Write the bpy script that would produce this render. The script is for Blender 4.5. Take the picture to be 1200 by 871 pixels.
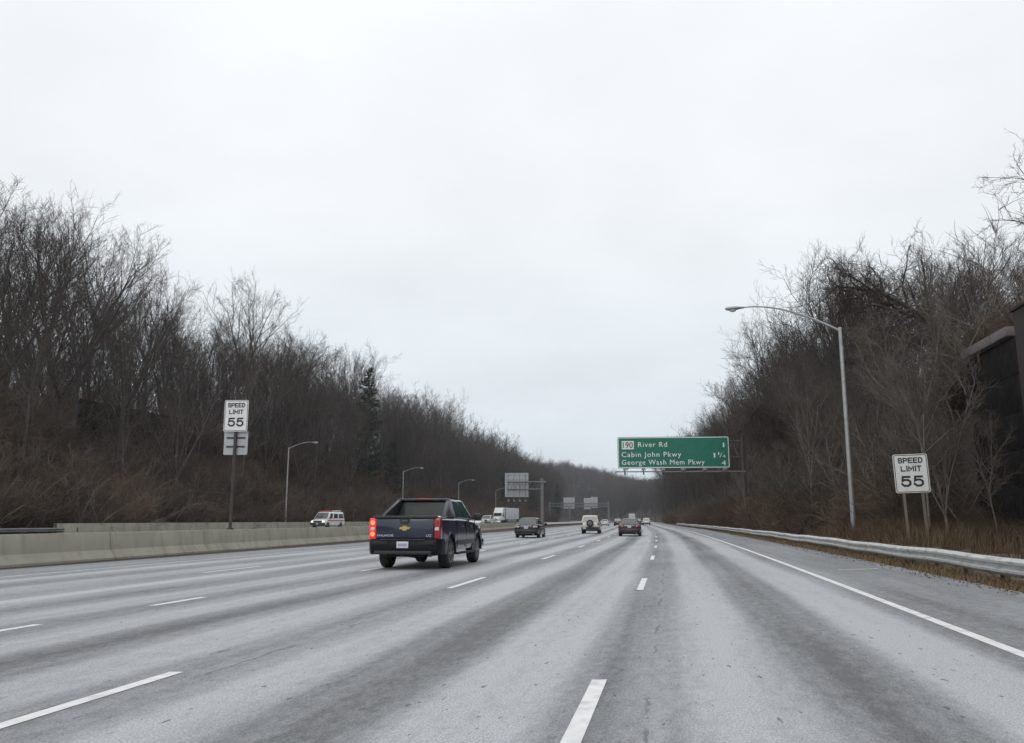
import bpy, bmesh, math, random
import numpy as np
from mathutils import Vector, Matrix
R = math.radians
for o in list(bpy.data.objects): bpy.data.objects.remove(o)
scene = bpy.context.scene
C = scene.collection

# ------------------------------------------------------------------ camera
cam_d = bpy.data.cameras.new('camera'); cam = bpy.data.objects.new('camera', cam_d); C.objects.link(cam)
cam.location = (0, 0, 1.30)
cam.rotation_euler = (R(90 + 10.07), 0, 0)
cam_d.sensor_width = 36.0; cam_d.lens = 29.4
cam_d.clip_start = 0.05; cam_d.clip_end = 9000
scene.camera = cam

# ------------------------------------------------------------------ sky, sun, exposure
SUN_EL, SUN_AZ = R(38), R(200)
world = bpy.data.worlds.new('World'); scene.world = world; world.use_nodes = True
wn, wl = world.node_tree.nodes, world.node_tree.links
wn.clear()
w_out = wn.new('ShaderNodeOutputWorld'); w_bg = wn.new('ShaderNodeBackground')
w_sky = wn.new('ShaderNodeTexSky'); w_sky.sky_type = 'NISHITA'; w_sky.sun_disc = False
w_sky.sun_elevation = SUN_EL; w_sky.sun_rotation = SUN_AZ; w_sky.dust_density = 3.0
w_tc = wn.new('ShaderNodeTexCoord')
w_sep = wn.new('ShaderNodeSeparateXYZ'); wl.new(w_tc.outputs['Generated'], w_sep.inputs[0])
# overcast deck: flat cloud layer seen in perspective (direction divided by height)
w_add = wn.new('ShaderNodeMath'); w_add.operation = 'MAXIMUM'; w_add.inputs[1].default_value = 0.0
wl.new(w_sep.outputs['Z'], w_add.inputs[0])
w_ad2 = wn.new('ShaderNodeMath'); w_ad2.inputs[1].default_value = 0.22
wl.new(w_add.outputs[0], w_ad2.inputs[0])
w_div = wn.new('ShaderNodeVectorMath'); w_div.operation = 'DIVIDE'
w_cmb = wn.new('ShaderNodeCombineXYZ')
for i in range(3): wl.new(w_ad2.outputs[0], w_cmb.inputs[i])
wl.new(w_tc.outputs['Generated'], w_div.inputs[0]); wl.new(w_cmb.outputs[0], w_div.inputs[1])
w_no = wn.new('ShaderNodeTexNoise'); w_no.inputs['Scale'].default_value = 1.6
w_no.inputs['Detail'].default_value = 4.0; w_no.inputs['Roughness'].default_value = 0.5
wl.new(w_div.outputs[0], w_no.inputs['Vector'])
w_cr = wn.new('ShaderNodeMapRange'); w_cr.inputs['From Min'].default_value = 0.3; w_cr.inputs['From Max'].default_value = 0.72
w_cr.inputs['To Min'].default_value = 0.93; w_cr.inputs['To Max'].default_value = 1.06
wl.new(w_no.outputs['Fac'], w_cr.inputs['Value'])
w_ramp = wn.new('ShaderNodeValToRGB'); e = w_ramp.color_ramp.elements
e[0].position = 0.0; e[0].color = (0.70, 0.785, 0.84, 1)
e[1].position = 1.0; e[1].color = (0.99, 1.01, 1.04, 1)
e2 = w_ramp.color_ramp.elements.new(0.16); e2.color = (0.83, 0.892, 0.94, 1)
e3 = w_ramp.color_ramp.elements.new(0.36); e3.color = (0.95, 0.983, 1.015, 1)
wl.new(w_add.outputs[0], w_ramp.inputs[0])
w_mul = wn.new('ShaderNodeVectorMath'); w_mul.operation = 'SCALE'
wl.new(w_ramp.outputs[0], w_mul.inputs[0]); wl.new(w_cr.outputs[0], w_mul.inputs['Scale'])
w_x10 = wn.new('ShaderNodeVectorMath'); w_x10.operation = 'SCALE'; w_x10.inputs['Scale'].default_value = 10.0
wl.new(w_mul.outputs[0], w_x10.inputs[0])
w_mix = wn.new('ShaderNodeMix'); w_mix.data_type = 'RGBA'; w_mix.inputs[0].default_value = 0.96
wl.new(w_sky.outputs[0], w_mix.inputs[6]); wl.new(w_x10.outputs[0], w_mix.inputs[7])
wl.new(w_mix.outputs[2], w_bg.inputs[0]); w_bg.inputs[1].default_value = 0.1
wl.new(w_bg.outputs[0], w_out.inputs[0])

sun_d = bpy.data.lights.new('sun', 'SUN'); sun_d.energy = 0.6; sun_d.angle = R(40); sun_d.color = (1, 0.97, 0.93)
sun = bpy.data.objects.new('sun', sun_d); C.objects.link(sun)
_sd = Vector((math.sin(SUN_AZ) * math.cos(SUN_EL), math.cos(SUN_AZ) * math.cos(SUN_EL), math.sin(SUN_EL)))
sun.rotation_euler = (-_sd).to_track_quat('-Z', 'Y').to_euler()
sun.location = (0, -20, 60)
vs = scene.view_settings
vs.view_transform = 'Standard'; vs.look = 'None'; vs.exposure = 0.0; vs.gamma = 1.0; vs.use_curve_mapping = False
scene.render.engine = 'CYCLES'
scene.cycles.max_bounces = 5; scene.cycles.diffuse_bounces = 2; scene.cycles.glossy_bounces = 3
scene.cycles.transmission_bounces = 4; scene.cycles.volume_bounces = 0; scene.cycles.transparent_max_bounces = 8
scene.cycles.use_adaptive_sampling = False
scene.cycles.use_denoising = True
try: scene.cycles.denoising_prefilter = 'ACCURATE'
except Exception: pass

# ------------------------------------------------------------------ materials
MATS = {}
def pm(name, col, rough=0.7, metal=0.0, var=0.12, scale=4.0, bump=0.0, coat=0.0, emit=None, objvar=0.0, spec=0.5, stretch=(1, 1, 1), dirt=None):
    """plain procedural material: base colour varied by object-space noise, optional bump, per-object variation"""
    if name in MATS: return MATS[name]
    m = bpy.data.materials.new(name); m.use_nodes = True
    n, l = m.node_tree.nodes, m.node_tree.links
    b = n['Principled BSDF']
    b.inputs['Roughness'].default_value = rough; b.inputs['Metallic'].default_value = metal
    b.inputs['Coat Weight'].default_value = coat; b.inputs['Coat Roughness'].default_value = 0.06
    b.inputs['Specular IOR Level'].default_value = spec
    tc = n.new('ShaderNodeTexCoord'); mp = n.new('ShaderNodeMapping'); mp.inputs['Scale'].default_value = stretch
    l.new(tc.outputs['Object'], mp.inputs[0])
    no = n.new('ShaderNodeTexNoise'); no.inputs['Scale'].default_value = scale; no.inputs['Detail'].default_value = 5
    l.new(mp.outputs[0], no.inputs['Vector'])
    mr = n.new('ShaderNodeMapRange'); mr.inputs['From Min'].default_value = 0.25; mr.inputs['From Max'].default_value = 0.75
    mr.inputs['To Min'].default_value = 1 - var; mr.inputs['To Max'].default_value = 1 + var
    l.new(no.outputs['Fac'], mr.inputs[0])
    sc = n.new('ShaderNodeVectorMath'); sc.operation = 'SCALE'; sc.inputs[0].default_value = col[:3]
    l.new(mr.outputs[0], sc.inputs['Scale'])
    last = sc.outputs[0]
    if objvar:
        oi = n.new('ShaderNodeObjectInfo'); m2 = n.new('ShaderNodeMapRange')
        m2.inputs['To Min'].default_value = 1 - objvar; m2.inputs['To Max'].default_value = 1 + objvar
        l.new(oi.outputs['Random'], m2.inputs[0])
        s2 = n.new('ShaderNodeVectorMath'); s2.operation = 'SCALE'
        l.new(last, s2.inputs[0]); l.new(m2.outputs[0], s2.inputs['Scale']); last = s2.outputs[0]
    if dirt:
        n2 = n.new('ShaderNodeTexNoise'); n2.inputs['Scale'].default_value = dirt[1]; n2.inputs['Detail'].default_value = 6
        m3 = n.new('ShaderNodeMapping'); m3.inputs['Scale'].default_value = dirt[3] if len(dirt) > 3 else (1, 1, 1)
        l.new(tc.outputs['Object'], m3.inputs[0]); l.new(m3.outputs[0], n2.inputs['Vector'])
        r2 = n.new('ShaderNodeMapRange'); r2.inputs['From Min'].default_value = 0.5; r2.inputs['From Max'].default_value = 0.72
        r2.inputs['To Max'].default_value = dirt[2]
        l.new(n2.outputs['Fac'], r2.inputs[0])
        mx = n.new('ShaderNodeMix'); mx.data_type = 'RGBA'; mx.inputs[7].default_value = (*dirt[0], 1)
        l.new(r2.outputs[0], mx.inputs[0]); l.new(last, mx.inputs[6]); last = mx.outputs[2]
    l.new(last, b.inputs['Base Color'])
    if bump:
        bp = n.new('ShaderNodeBump'); bp.inputs['Strength'].default_value = bump; bp.inputs['Distance'].default_value = 0.02
        nb = n.new('ShaderNodeTexNoise'); nb.inputs['Scale'].default_value = scale * 4; nb.inputs['Detail'].default_value = 4
        l.new(mp.outputs[0], nb.inputs['Vector']); l.new(nb.outputs['Fac'], bp.inputs['Height']); l.new(bp.outputs[0], b.inputs['Normal'])
    if emit:
        b.inputs['Emission Color'].default_value = (*emit[0], 1); b.inputs['Emission Strength'].default_value = emit[1]
    MATS[name] = m
    return m

# ------------------------------------------------------------------ mesh helpers
class MB:
    def __init__(s): s.v = []; s.f = []
    def add(s, vs_, fs):
        o = len(s.v); s.v += [tuple(p) for p in vs_]; s.f += [tuple(i + o for i in f) for f in fs]; return s
    def box(s, x0, x1, y0, y1, z0, z1):
        return s.add([(x0,y0,z0),(x1,y0,z0),(x1,y1,z0),(x0,y1,z0),(x0,y0,z1),(x1,y0,z1),(x1,y1,z1),(x0,y1,z1)],
                     [(0,3,2,1),(4,5,6,7),(0,1,5,4),(1,2,6,5),(2,3,7,6),(3,0,4,7)])
    def loft(s, loops, caps=True):
        n = len(loops[0]); vs_ = [p for L in loops for p in L]; fs = []
        for i in range(len(loops) - 1):
            for k in range(n):
                a, b = i * n + k, i * n + (k + 1) % n
                fs.append((a, b, b + n, a + n))
        if caps: fs.append(tuple(reversed(range(n)))); fs.append(tuple(range((len(loops) - 1) * n, len(loops) * n)))
        return s.add(vs_, fs)
    def tube(s, pts, rad, sides=8, caps=True):
        pts = [Vector(p) for p in pts]
        if not hasattr(rad, '__len__'): rad = [rad] * len(pts)
        loops = []
        ref = None
        for i, p in enumerate(pts):
            d = (pts[min(i + 1, len(pts) - 1)] - pts[max(i - 1, 0)]).normalized()
            if ref is None: ref = Vector((1, 0, 0)) if abs(d.x) < 0.8 else Vector((0, 0, 1))
            a = (ref - d * ref.dot(d)).normalized(); b = d.cross(a); ref = a
            loops.append([p + (a * math.cos(t) + b * math.sin(t)) * rad[i] for t in [2 * math.pi * k / sides for k in range(sides)]])
        return s.loft(loops, caps)
    def prism(s, poly, d):
        """extrude a 3D polygon by vector d"""
        poly = [Vector(p) for p in poly]; d = Vector(d)
        return s.loft([poly, [p + d for p in poly]])
    def lathe_x(s, prof, x0=0, y0=0, z0=0, n=20):
        """profile [(x, r)] turned about the X axis"""
        loops = [[(x0 + x, y0 + r * math.cos(2 * math.pi * k / n), z0 + r * math.sin(2 * math.pi * k / n)) for k in range(n)] for x, r in prof]
        return s.loft(loops, True)
    def build(s, name, mat, parent=None, smooth=35, mesh=None):
        me = mesh or s.mesh(name, mat, smooth)
        return mkobj(name, me, parent)
    def mesh(s, name, mat, smooth=35):
        me = bpy.data.meshes.new(name); me.from_pydata(s.v, [], s.f); me.validate()
        bm = bmesh.new(); bm.from_mesh(me); bmesh.ops.recalc_face_normals(bm, faces=bm.faces); bm.to_mesh(me); bm.free()
        if mat: me.materials.append(mat)
        if smooth:
            me.shade_smooth(); me.set_sharp_from_angle(angle=R(smooth))
        return me
def mkobj(name, me, parent=None):
    o = bpy.data.objects.new(name, me); C.objects.link(o)
    if parent: o.parent = parent
    return o
def tag(o, label=None, cat=None, group=None, kind=None):
    if label: o['label'] = label
    if cat: o['category'] = cat
    if group: o['group'] = group
    if kind: o['kind'] = kind
    return o
def thing(name, label, cat, loc=(0, 0, 0), rz=0, group=None):
    o = bpy.data.objects.new(name, None); C.objects.link(o); o.empty_display_size = 0.2
    o.location = loc; o.rotation_euler = (0, 0, rz)
    return tag(o, label, cat, group)
def copy_tree(o, parent=None):
    c = o.copy(); C.objects.link(c); c.parent = parent
    for ch in list(o.children): copy_tree(ch, c)
    return c
def bevel(me, w, seg=2, ang=30):
    bm = bmesh.new(); bm.from_mesh(me)
    ed = [e for e in bm.edges if len(e.link_faces) == 2 and e.calc_face_angle(0) > R(ang)]
    bmesh.ops.bevel(bm, geom=ed, offset=w, segments=seg, affect='EDGES', profile=0.5, clamp_overlap=True)
    bm.to_mesh(me); bm.free(); me.shade_smooth(); me.set_sharp_from_angle(angle=R(40)); return me
def text_mesh(txt, size, mat, align='LEFT', bold=0.0, spacing=1.0, sx=1.0, ext=0.004):
    """lettering as a mesh standing upright in the XZ plane, facing -Y"""
    cu = bpy.data.curves.new('lettering', 'FONT'); cu.body = txt; cu.size = size; cu.align_x = align
    cu.offset = bold; cu.space_character = spacing; cu.extrude = ext; cu.resolution_u = 3
    ob = bpy.data.objects.new('lettering', cu); C.objects.link(ob)
    dg = bpy.context.evaluated_depsgraph_get(); me = bpy.data.meshes.new_from_object(ob.evaluated_get(dg))
    bpy.data.objects.remove(ob); bpy.data.curves.remove(cu)
    me.transform(Matrix.Diagonal((sx, 1, 1, 1)))
    me.transform(Matrix.Rotation(R(90), 4, 'X'))
    me.materials.clear(); me.materials.append(mat)
    return me
def sstep(a, b, x):
    t = min(1, max(0, (x - a) / (b - a))); return t * t * (3 - 2 * t)

# ------------------------------------------------------------------ road line: x of the right-hand lane line at distance y, heading dx/dy
def head(y):
    if y < 5: return 0.190
    if y < 125: return 0.190 - 0.00039 * (y - 5)
    if y < 250: return 0.1432 + 0.0118 * sstep(125, 250, y)
    if y < 500: return 0.155
    return 0.155 - 0.0012 * (min(y, 900) - 500)
_Y0, _DY = -60.0, 1.0
_hx = [0.0]
for _i in range(2400): _hx.append(_hx[-1] + head(_Y0 + (_i + .5) * _DY) * _DY)
def _lx(y):
    t = (y - _Y0) / _DY; i = int(max(0, min(len(_hx) - 2, math.floor(t)))); return _hx[i] + (t - i) * (_hx[i + 1] - _hx[i])
_OFF = 0.469 - _lx(5.9)
def LX(y): return _lx(y) + _OFF
def road_z(u): return 0.03 * max(0.0, min(u, 6.1))
def W(u, y, z=0.0): return Vector((LX(y) + u, y, z))
def hang(y): return -math.atan(head(y))          # rotation about Z that points local +Y along the road
def barrier_u(y):
    if y < 160: return -17.25 - 0.032 * y
    return -22.4 + 4.4 * sstep(200, 450, y)
HAZE = 0.00022
OPP = 0.25      # height of the opposite carriageway
def ground_z(u, y):
    if -24 <= u <= 6.0: return -0.06
    if y > 760:                      # hill that closes the valley beyond the bend
        k = sstep(780, 960, y) * (sstep(8, 40, u) if u > 0 else sstep(50, 90, -u) * .6)
        return _ground_z(u, y) + k * max(3.0, min(40.0, 33 - .30 * (LX(y) + u - 57)))
    return _ground_z(u, y)
def _ground_z(u, y):
    if u > 0:
        toe = 0.10 + 0.12 * math.sin(y * .3 + u)
        z = 0.14 + (toe - 0.14) * sstep(6.0, 7.6, u)
        slope = 7.5 * sstep(11, 26, u) + 4.0 * sstep(26, 70, u) + 16 * sstep(70, 260, u)
        wallz = (7.6 if u > 14.3 else 0.3) + 3.0 * sstep(20, 60, u) + 16 * sstep(70, 260, u)
        k = sstep(36.4, 43, y)
        return z + slope * k + wallz * (1 - k) * (1 if u > 9 else sstep(7.6, 9, u))
    if u >= -44.6: return OPP - 0.05
    d = -u
    z = 0.2 + 0.8 * sstep(46, 50, d) + 9.0 * sstep(49, 66, d) + 2.5 * sstep(66, 95, d) + 16 * sstep(110, 300, d)
    return z + 0.35 * math.sin(y * .11 + d * .3) * sstep(48, 56, d)
# ------------------------------------------------------------------ ground sheet
def litter_mat():
    m = bpy.data.materials.new('leaf_litter'); m.use_nodes = True
    n, l = m.node_tree.nodes, m.node_tree.links; b = n['Principled BSDF']; b.inputs['Roughness'].default_value = 0.95
    tc = n.new('ShaderNodeTexCoord')
    a = n.new('ShaderNodeTexNoise'); a.inputs['Scale'].default_value = 0.35; a.inputs['Detail'].default_value = 8; a.inputs['Roughness'].default_value = .65
    c = n.new('ShaderNodeTexVoronoi'); c.inputs['Scale'].default_value = 9
    l.new(tc.outputs['Object'], a.inputs['Vector']); l.new(tc.outputs['Object'], c.inputs['Vector'])
    r = n.new('ShaderNodeValToRGB'); e = r.color_ramp.elements
    e[0].position = .3; e[0].color = (.045, .032, .024, 1); e[1].position = .75; e[1].color = (.15, .105, .075, 1)
    k = r.color_ramp.elements.new(.5); k.color = (.085, .06, .045, 1)
    l.new(a.outputs['Fac'], r.inputs[0])
    hs = n.new('ShaderNodeMix'); hs.data_type = 'RGBA'; hs.blend_type = 'MULTIPLY'; hs.inputs[0].default_value = .7
    l.new(r.outputs[0], hs.inputs[6]); l.new(c.outputs['Color'], hs.inputs[7])
    l.new(hs.outputs[2], b.inputs['Base Color'])
    bp = n.new('ShaderNodeBump'); bp.inputs['Strength'].default_value = .8; bp.inputs['Distance'].default_value = .06
    l.new(c.outputs['Distance'], bp.inputs['Height']); l.new(bp.outputs[0], b.inputs['Normal'])
    return m
M_litter = litter_mat()
us = [-900, -500, -300, -220, -170, -140, -120, -105, -95, -86, -78, -72, -68, -65, -62, -59, -56, -53, -51, -49, -47.5, -46, -44.7, -44.4, -24.3,
      -15, -5, 0, 3, 5.7, 5.95, 6.05, 6.6, 7.2, 8, 9, 10, 11, 12, 13, 13.8, 14.2, 14.5, 15, 16.5, 18, 20, 22, 24, 27, 31, 36, 44, 55, 70, 100, 140, 200, 260, 400, 700]
ys = [-60, -30, -15] + [i * 2.0 for i in range(-3, 40)] + [80 + i * 6 for i in range(60)] + [440 + 20 * i for i in range(25)] + [950, 1050, 1250, 1600, 2100]
mb = MB()
for y in ys:
    for u in us: mb.v.append(tuple(W(u, y, ground_z(u, y))))
nu = len(us)
for j in range(len(ys) - 1):
    for i in range(nu - 1): mb.f.append((j * nu + i, j * nu + i + 1, (j + 1) * nu + i + 1, (j + 1) * nu + i))
tag(mb.build('ground', M_litter, smooth=180), kind='structure')

# ------------------------------------------------------------------ asphalt
def math_node(n, l, op, a, b=None, c=None):
    k = n.new('ShaderNodeMath'); k.operation = op
    for i, x in enumerate((a, b, c)):
        if x is None: continue
        if isinstance(x, (int, float)): k.inputs[i].default_value = x
        else: l.new(x, k.inputs[i])
    return k.outputs[0]
def asphalt_mat(name, lane=3.7, flat=False):
    m = bpy.data.materials.new(name); m.use_nodes = True
    n, l = m.node_tree.nodes, m.node_tree.links; b = n['Principled BSDF']
    b.inputs['Roughness'].default_value = .62; b.inputs['Specular IOR Level'].default_value = .35
    uv = n.new('ShaderNodeUVMap'); uv.uv_map = 'UVMap'
    sp = n.new('ShaderNodeSeparateXYZ'); l.new(uv.outputs[0], sp.inputs[0])
    U, S = sp.outputs[0], sp.outputs[1]
    def noise(su, ss, detail=3, rough=.5, off=0.0):
        mp = n.new('ShaderNodeMapping'); mp.inputs['Scale'].default_value = (su, ss, 1); mp.inputs['Location'].default_value = (off, off * 1.7, 0)
        l.new(uv.outputs[0], mp.inputs[0])
        k = n.new('ShaderNodeTexNoise'); k.inputs['Scale'].default_value = 1; k.inputs['Detail'].default_value = detail; k.inputs['Roughness'].default_value = rough
        l.new(mp.outputs[0], k.inputs['Vector']); return k.outputs['Fac']
    def mrange(x, a, b_, c, d):
        k = n.new('ShaderNodeMapRange'); k.interpolation_type = 'SMOOTHSTEP'
        for i, q in enumerate((a, b_, c, d)): k.inputs[i + 1].default_value = q
        l.new(x, k.inputs[0]); return k.outputs[0]
    wob = math_node(n, l, 'MULTIPLY', math_node(n, l, 'SUBTRACT', noise(.35, .03, 3, .5), .5), .75)
    v = math_node(n, l, 'FRACT', math_node(n, l, 'DIVIDE', math_node(n, l, 'ADD', U, wob), lane))
    rp = n.new('ShaderNodeValToRGB'); rp.color_ramp.interpolation = 'EASE'; el = rp.color_ramp.elements
    pts = [(0, .25), (.13, .42), (.26, .92), (.37, .85), (.45, .32), (.54, .10), (.62, .30), (.72, .92), (.86, .96), (.95, .45), (1, .25)]
    el[0].position, el[1].position = 0, 1
    el[0].color = (pts[0][1],) * 3 + (1,); el[1].color = (pts[-1][1],) * 3 + (1,)
    for p, q in pts[1:-1]: k = el.new(p); k.color = (q, q, q, 1)
    l.new(v, rp.inputs[0])
    pat = rp.outputs[0]
    if flat: inl = None; val = math_node(n, l, 'ADD', math_node(n, l, 'MULTIPLY', pat, .35), .35)
    else:
        inl = math_node(n, l, 'MULTIPLY', mrange(U, 3.4, 4.0, 1, 0), mrange(U, -15.1, -14.5, 0, 1))
        left = mrange(U, -11, -3, .5, 1)          # fainter tracks in the far left lanes
        p2 = math_node(n, l, 'ADD', math_node(n, l, 'MULTIPLY', math_node(n, l, 'SUBTRACT', pat, .5), left), .5)
        k = n.new('ShaderNodeMix'); l.new(inl, k.inputs[0]); k.inputs[2].default_value = .34; l.new(p2, k.inputs[3]); val = k.outputs[0]
        # long salt streak beside the left-hand lane line
        g = math_node(n, l, 'ABSOLUTE', math_node(n, l, 'ADD', math_node(n, l, 'ADD', U, 10.15), math_node(n, l, 'MULTIPLY', wob, .6)))
        val = math_node(n, l, 'ADD', val, mrange(g, 0, .38, .55, 0))
        g2 = math_node(n, l, 'ABSOLUTE', math_node(n, l, 'ADD', U, 13.9))
        val = math_node(n, l, 'ADD', val, mrange(g2, 0, .35, .25, 0))
    val = math_node(n, l, 'ADD', val, math_node(n, l, 'MULTIPLY', math_node(n, l, 'SUBTRACT', noise(2.2, .06, 4, .6, 3), .5), .75))
    val = math_node(n, l, 'ADD', val, math_node(n, l, 'MULTIPLY', math_node(n, l, 'SUBTRACT', noise(.5, .12, 5, .6, 9), .5), .8))
    val = math_node(n, l, 'ADD', val, math_node(n, l, 'MULTIPLY', math_node(n, l, 'SUBTRACT', noise(9, 3.5, 4, .7, 5), .5), .8))
    val = math_node(n, l, 'ADD', val, math_node(n, l, 'MULTIPLY', math_node(n, l, 'SUBTRACT', noise(30, 13, 3, .7, 15), .5), .6))
    grain = noise(70, 55, 2, .7, 1)
    cr = n.new('ShaderNodeValToRGB'); ce = cr.color_ramp.elements
    ce[0].position = .0; ce[0].color = (.118, .122, .128, 1); ce[1].position = 1; ce[1].color = (.455, .468, .488, 1)
    l.new(val, cr.inputs[0])
    gm = mrange(grain, .25, .75, .62, 1.38)
    s1 = n.new('ShaderNodeVectorMath'); s1.operation = 'SCALE'; l.new(cr.outputs[0], s1.inputs[0]); l.new(gm, s1.inputs['Scale'])
    # small dark pits and scuffs
    pit = mrange(noise(15, 4.5, 2, .5, 20), .69, .715, 0, 1)
    pit2 = mrange(noise(8, 2.0, 3, .5, 40), .70, .72, 0, .9)
    pit = math_node(n, l, 'MAXIMUM', pit, pit2)
    jag = math_node(n, l, 'MULTIPLY', math_node(n, l, 'SUBTRACT', noise(1.5, .9, 5, .7, 60), .5), .35)
    for uu_ in (-3.38, -7.72, .42):                 # seam cracks beside the lane lines
        ck = mrange(math_node(n, l, 'ABSOLUTE', math_node(n, l, 'ADD', math_node(n, l, 'ADD', U, -uu_), jag)), .006, .022, .8, 0)
        ck = math_node(n, l, 'MULTIPLY', ck, mrange(noise(.8, 1.1, 3, .6, 80), .47, .56, 0, 1))
        pit = math_node(n, l, 'MAXIMUM', pit, ck)
    mx = n.new('ShaderNodeMix'); mx.data_type = 'RGBA'; mx.inputs[7].default_value = (.07, .072, .076, 1)
    l.new(math_node(n, l, 'MULTIPLY', pit, .75), mx.inputs[0]); l.new(s1.outputs[0], mx.inputs[6])
    l.new(mx.outputs[2], b.inputs['Base Color'])
    bp = n.new('ShaderNodeBump'); bp.inputs['Strength'].default_value = .35; bp.inputs['Distance'].default_value = .006
    l.new(grain, bp.inputs['Height']); l.new(bp.outputs[0], b.inputs['Normal'])
    return m
def strip(name, u0, u1, y0, y1, mat, zoff=0.0, nu=1, step=3.0, zf=None, parent=None, uvar=None, ulist=None):
    """a sheet that follows the road; UV = (offset across, distance along) in metres"""
    n = max(1, int(math.ceil((y1 - y0) / step)))
    yl = [y0 + (y1 - y0) * i / n for i in range(n + 1)]; vs_, uvs, fs = [], [], []
    if ulist: nu = len(ulist) - 1
    for y in yl:
        a, c = (uvar(y) if uvar else (u0, u1))
        for i in range(nu + 1):
            u = ulist[i] if ulist else a + (c - a) * i / nu
            z = (zf(u, y) if zf else road_z(u)) + zoff
            vs_.append(tuple(W(u, y, z))); uvs.append((u, y))
    w = nu + 1
    for j in range(n):
        for i in range(nu): fs.append((j * w + i, j * w + i + 1, (j + 1) * w + i + 1, (j + 1) * w + i))
    me = bpy.data.meshes.new(name); me.from_pydata(vs_, [], fs)
    ul = me.uv_layers.new(name='UVMap')
    li = np.zeros(len(me.loops), dtype=np.int32); me.loops.foreach_get('vertex_index', li)
    ul.data.foreach_set('uv', np.array(uvs, dtype=np.float32)[li].ravel())
    me.materials.append(mat); me.shade_smooth()
    return mkobj(name, me, parent)
M_asph = asphalt_mat('salted_asphalt'); M_asph2 = asphalt_mat('far_asphalt', flat=True)
YEND = 900
road = tag(strip('road', -23.6, 6.1, -40, YEND, M_asph, ulist=[-23.6, -16, -8, 0, 6.1]), kind='structure')
opp = tag(strip('opposite_road', -44.5, -18.4, -40, YEND, M_asph2, nu=1, zf=lambda u, y: OPP,
                uvar=lambda y: (-44.5, barrier_u(y) - 0.8)), kind='structure')
# brown grass median filling the gap behind the concrete barrier far down the road
M_dry = pm('dry_grass_ground', (.17, .135, .085), .95, var=.4, scale=1.2, bump=.6)
tag(strip('median_grass', 0, 0, 150, YEND, M_dry, nu=3, zf=lambda u, y: 0.30, uvar=lambda y: (barrier_u(y) - 1.5, barrier_u(y) + 1.2)), kind='structure')
M_verge = pm('verge_dirt', (.12, .095, .07), .95, var=.45, scale=2.5, bump=.7)
tag(strip('verge', 6.1, 9.5, -30, 420, M_verge, nu=6, zf=lambda u, y: ground_z(u, y) + .02), kind='structure')
# dark grit along the foot of the barrier
M_grit = pm('gutter_grit', (.05, .042, .034), .95, var=.4, scale=3)
tag(strip('gutter', 0, 0, 4, 152, M_grit, .006, uvar=lambda y: (barrier_u(y) + .30, barrier_u(y) + .52)), kind='structure')

# painted markings
M_paint = pm('road_paint', (.80, .80, .79), .6, var=.10, scale=6, dirt=((.42, .43, .45), 5.0, .55))
M_paint_worn = pm('road_paint_worn', (.62, .62, .60), .7, var=.2, scale=5, dirt=((.36, .37, .38), 2.0, .8))
def dashes(u, spans, w=.125):
    for a, b_ in spans: strip('lane_dash', u - w / 2, u + w / 2, a, b_, M_paint, .004, step=1.6, parent=road, ulist=[u - w / 2, u, u + w / 2])
P = 12.2
dashes(0.0, [(7.24 + P * k - 3.2, 7.24 + P * k) for k in range(0, 24)])
dashes(-3.7, [(7.6 + P * k - 3.15, 7.6 + P * k) for k in range(0, 24)])
dashes(-7.4, [(7.6, 10.95), (13.3, 14.75)] + [(22.1 + P * k, 25.2 + P * k) for k in range(0, 22)])
dashes(-11.1, [(21.4 + P * k, 24.5 + P * k) for k in range(-1, 22)], .11)
strip('edge_line', 3.68, 3.81, -10, 420, M_paint, .004, parent=road)
strip('edge_line', -14.9, -14.78, -10, 300, M_paint_worn, .004, parent=road)
strip('paint_remnant', 4.55, 5.5, 20.2, 20.36, M_paint_worn, .004, parent=road)
for u in (-28, -31.7, -35.4, -39.1):
    dashes_y = [(60 + P * k, 63 + P * k) for k in range(14)]
    for a, b_ in dashes_y: strip('lane_dash', u, u + .13, a, b_, M_paint, .004, zf=lambda u_, y_: OPP, parent=opp)

# ------------------------------------------------------------------ concrete median barrier in cast sections
M_conc = pm('barrier_concrete', (.335, .318, .262), .85, var=.16, scale=.8, bump=.25, dirt=((.17, .155, .125), 2.2, .5, (1, 1, .3)))
M_conc_d = pm('joint_concrete', (.12, .115, .10), .9, var=.2)
def barrier(name, label, y0, y1, uf, z0, h, seg, prof, cap=True):
    root = thing(name, label, 'barrier', tuple(W(uf(y0), y0, z0)))
    off = -Vector(root.location)
    y = y0
    while y < y1 - .5:
        ye = min(y + seg, y1); m = MB(); g = .012
        loops = []
        for k in range(3):
            yy = y + g + (ye - y - 2 * g) * k / 2
            loops.append([W(uf(yy) + a, yy, z0 + b_) + off for a, b_ in prof])
        m.loft(loops); m.build('barrier_section', M_conc, root, 25); y = ye
    m = MB()
    for k in range(int((y1 - y0) / 4)):
        a, c = y0 + k * 4 + .01, y0 + k * 4 + 4
        m.loft([[W(uf(q) + s_ * (abs(p[0]) - .03) * (1 if p[0] > 0 else -1) if False else uf(q) + p[0] * .86, q, z0 + max(.0, p[1] * .97)) + off for p in prof] for q in (a, c)])
    m.build('joint_core', M_conc_d, root, 25)
    return root
jers = [(-.38, -.1), (.38, -.1), (.38, .08), (.19, .34), (.12, .86), (.10, .90), (-.10, .90), (-.12, .86), (-.19, .34), (-.38, .08)]
barrier('median_barrier', 'long tan concrete median barrier left of the traffic lanes', 4, 152, barrier_u, 0.0, .9, 6.1, jers)
vert = [(-.2, -.1), (.2, -.1), (.17, .2), (.12, .85), (-.12, .85), (-.2, .2)]
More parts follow.
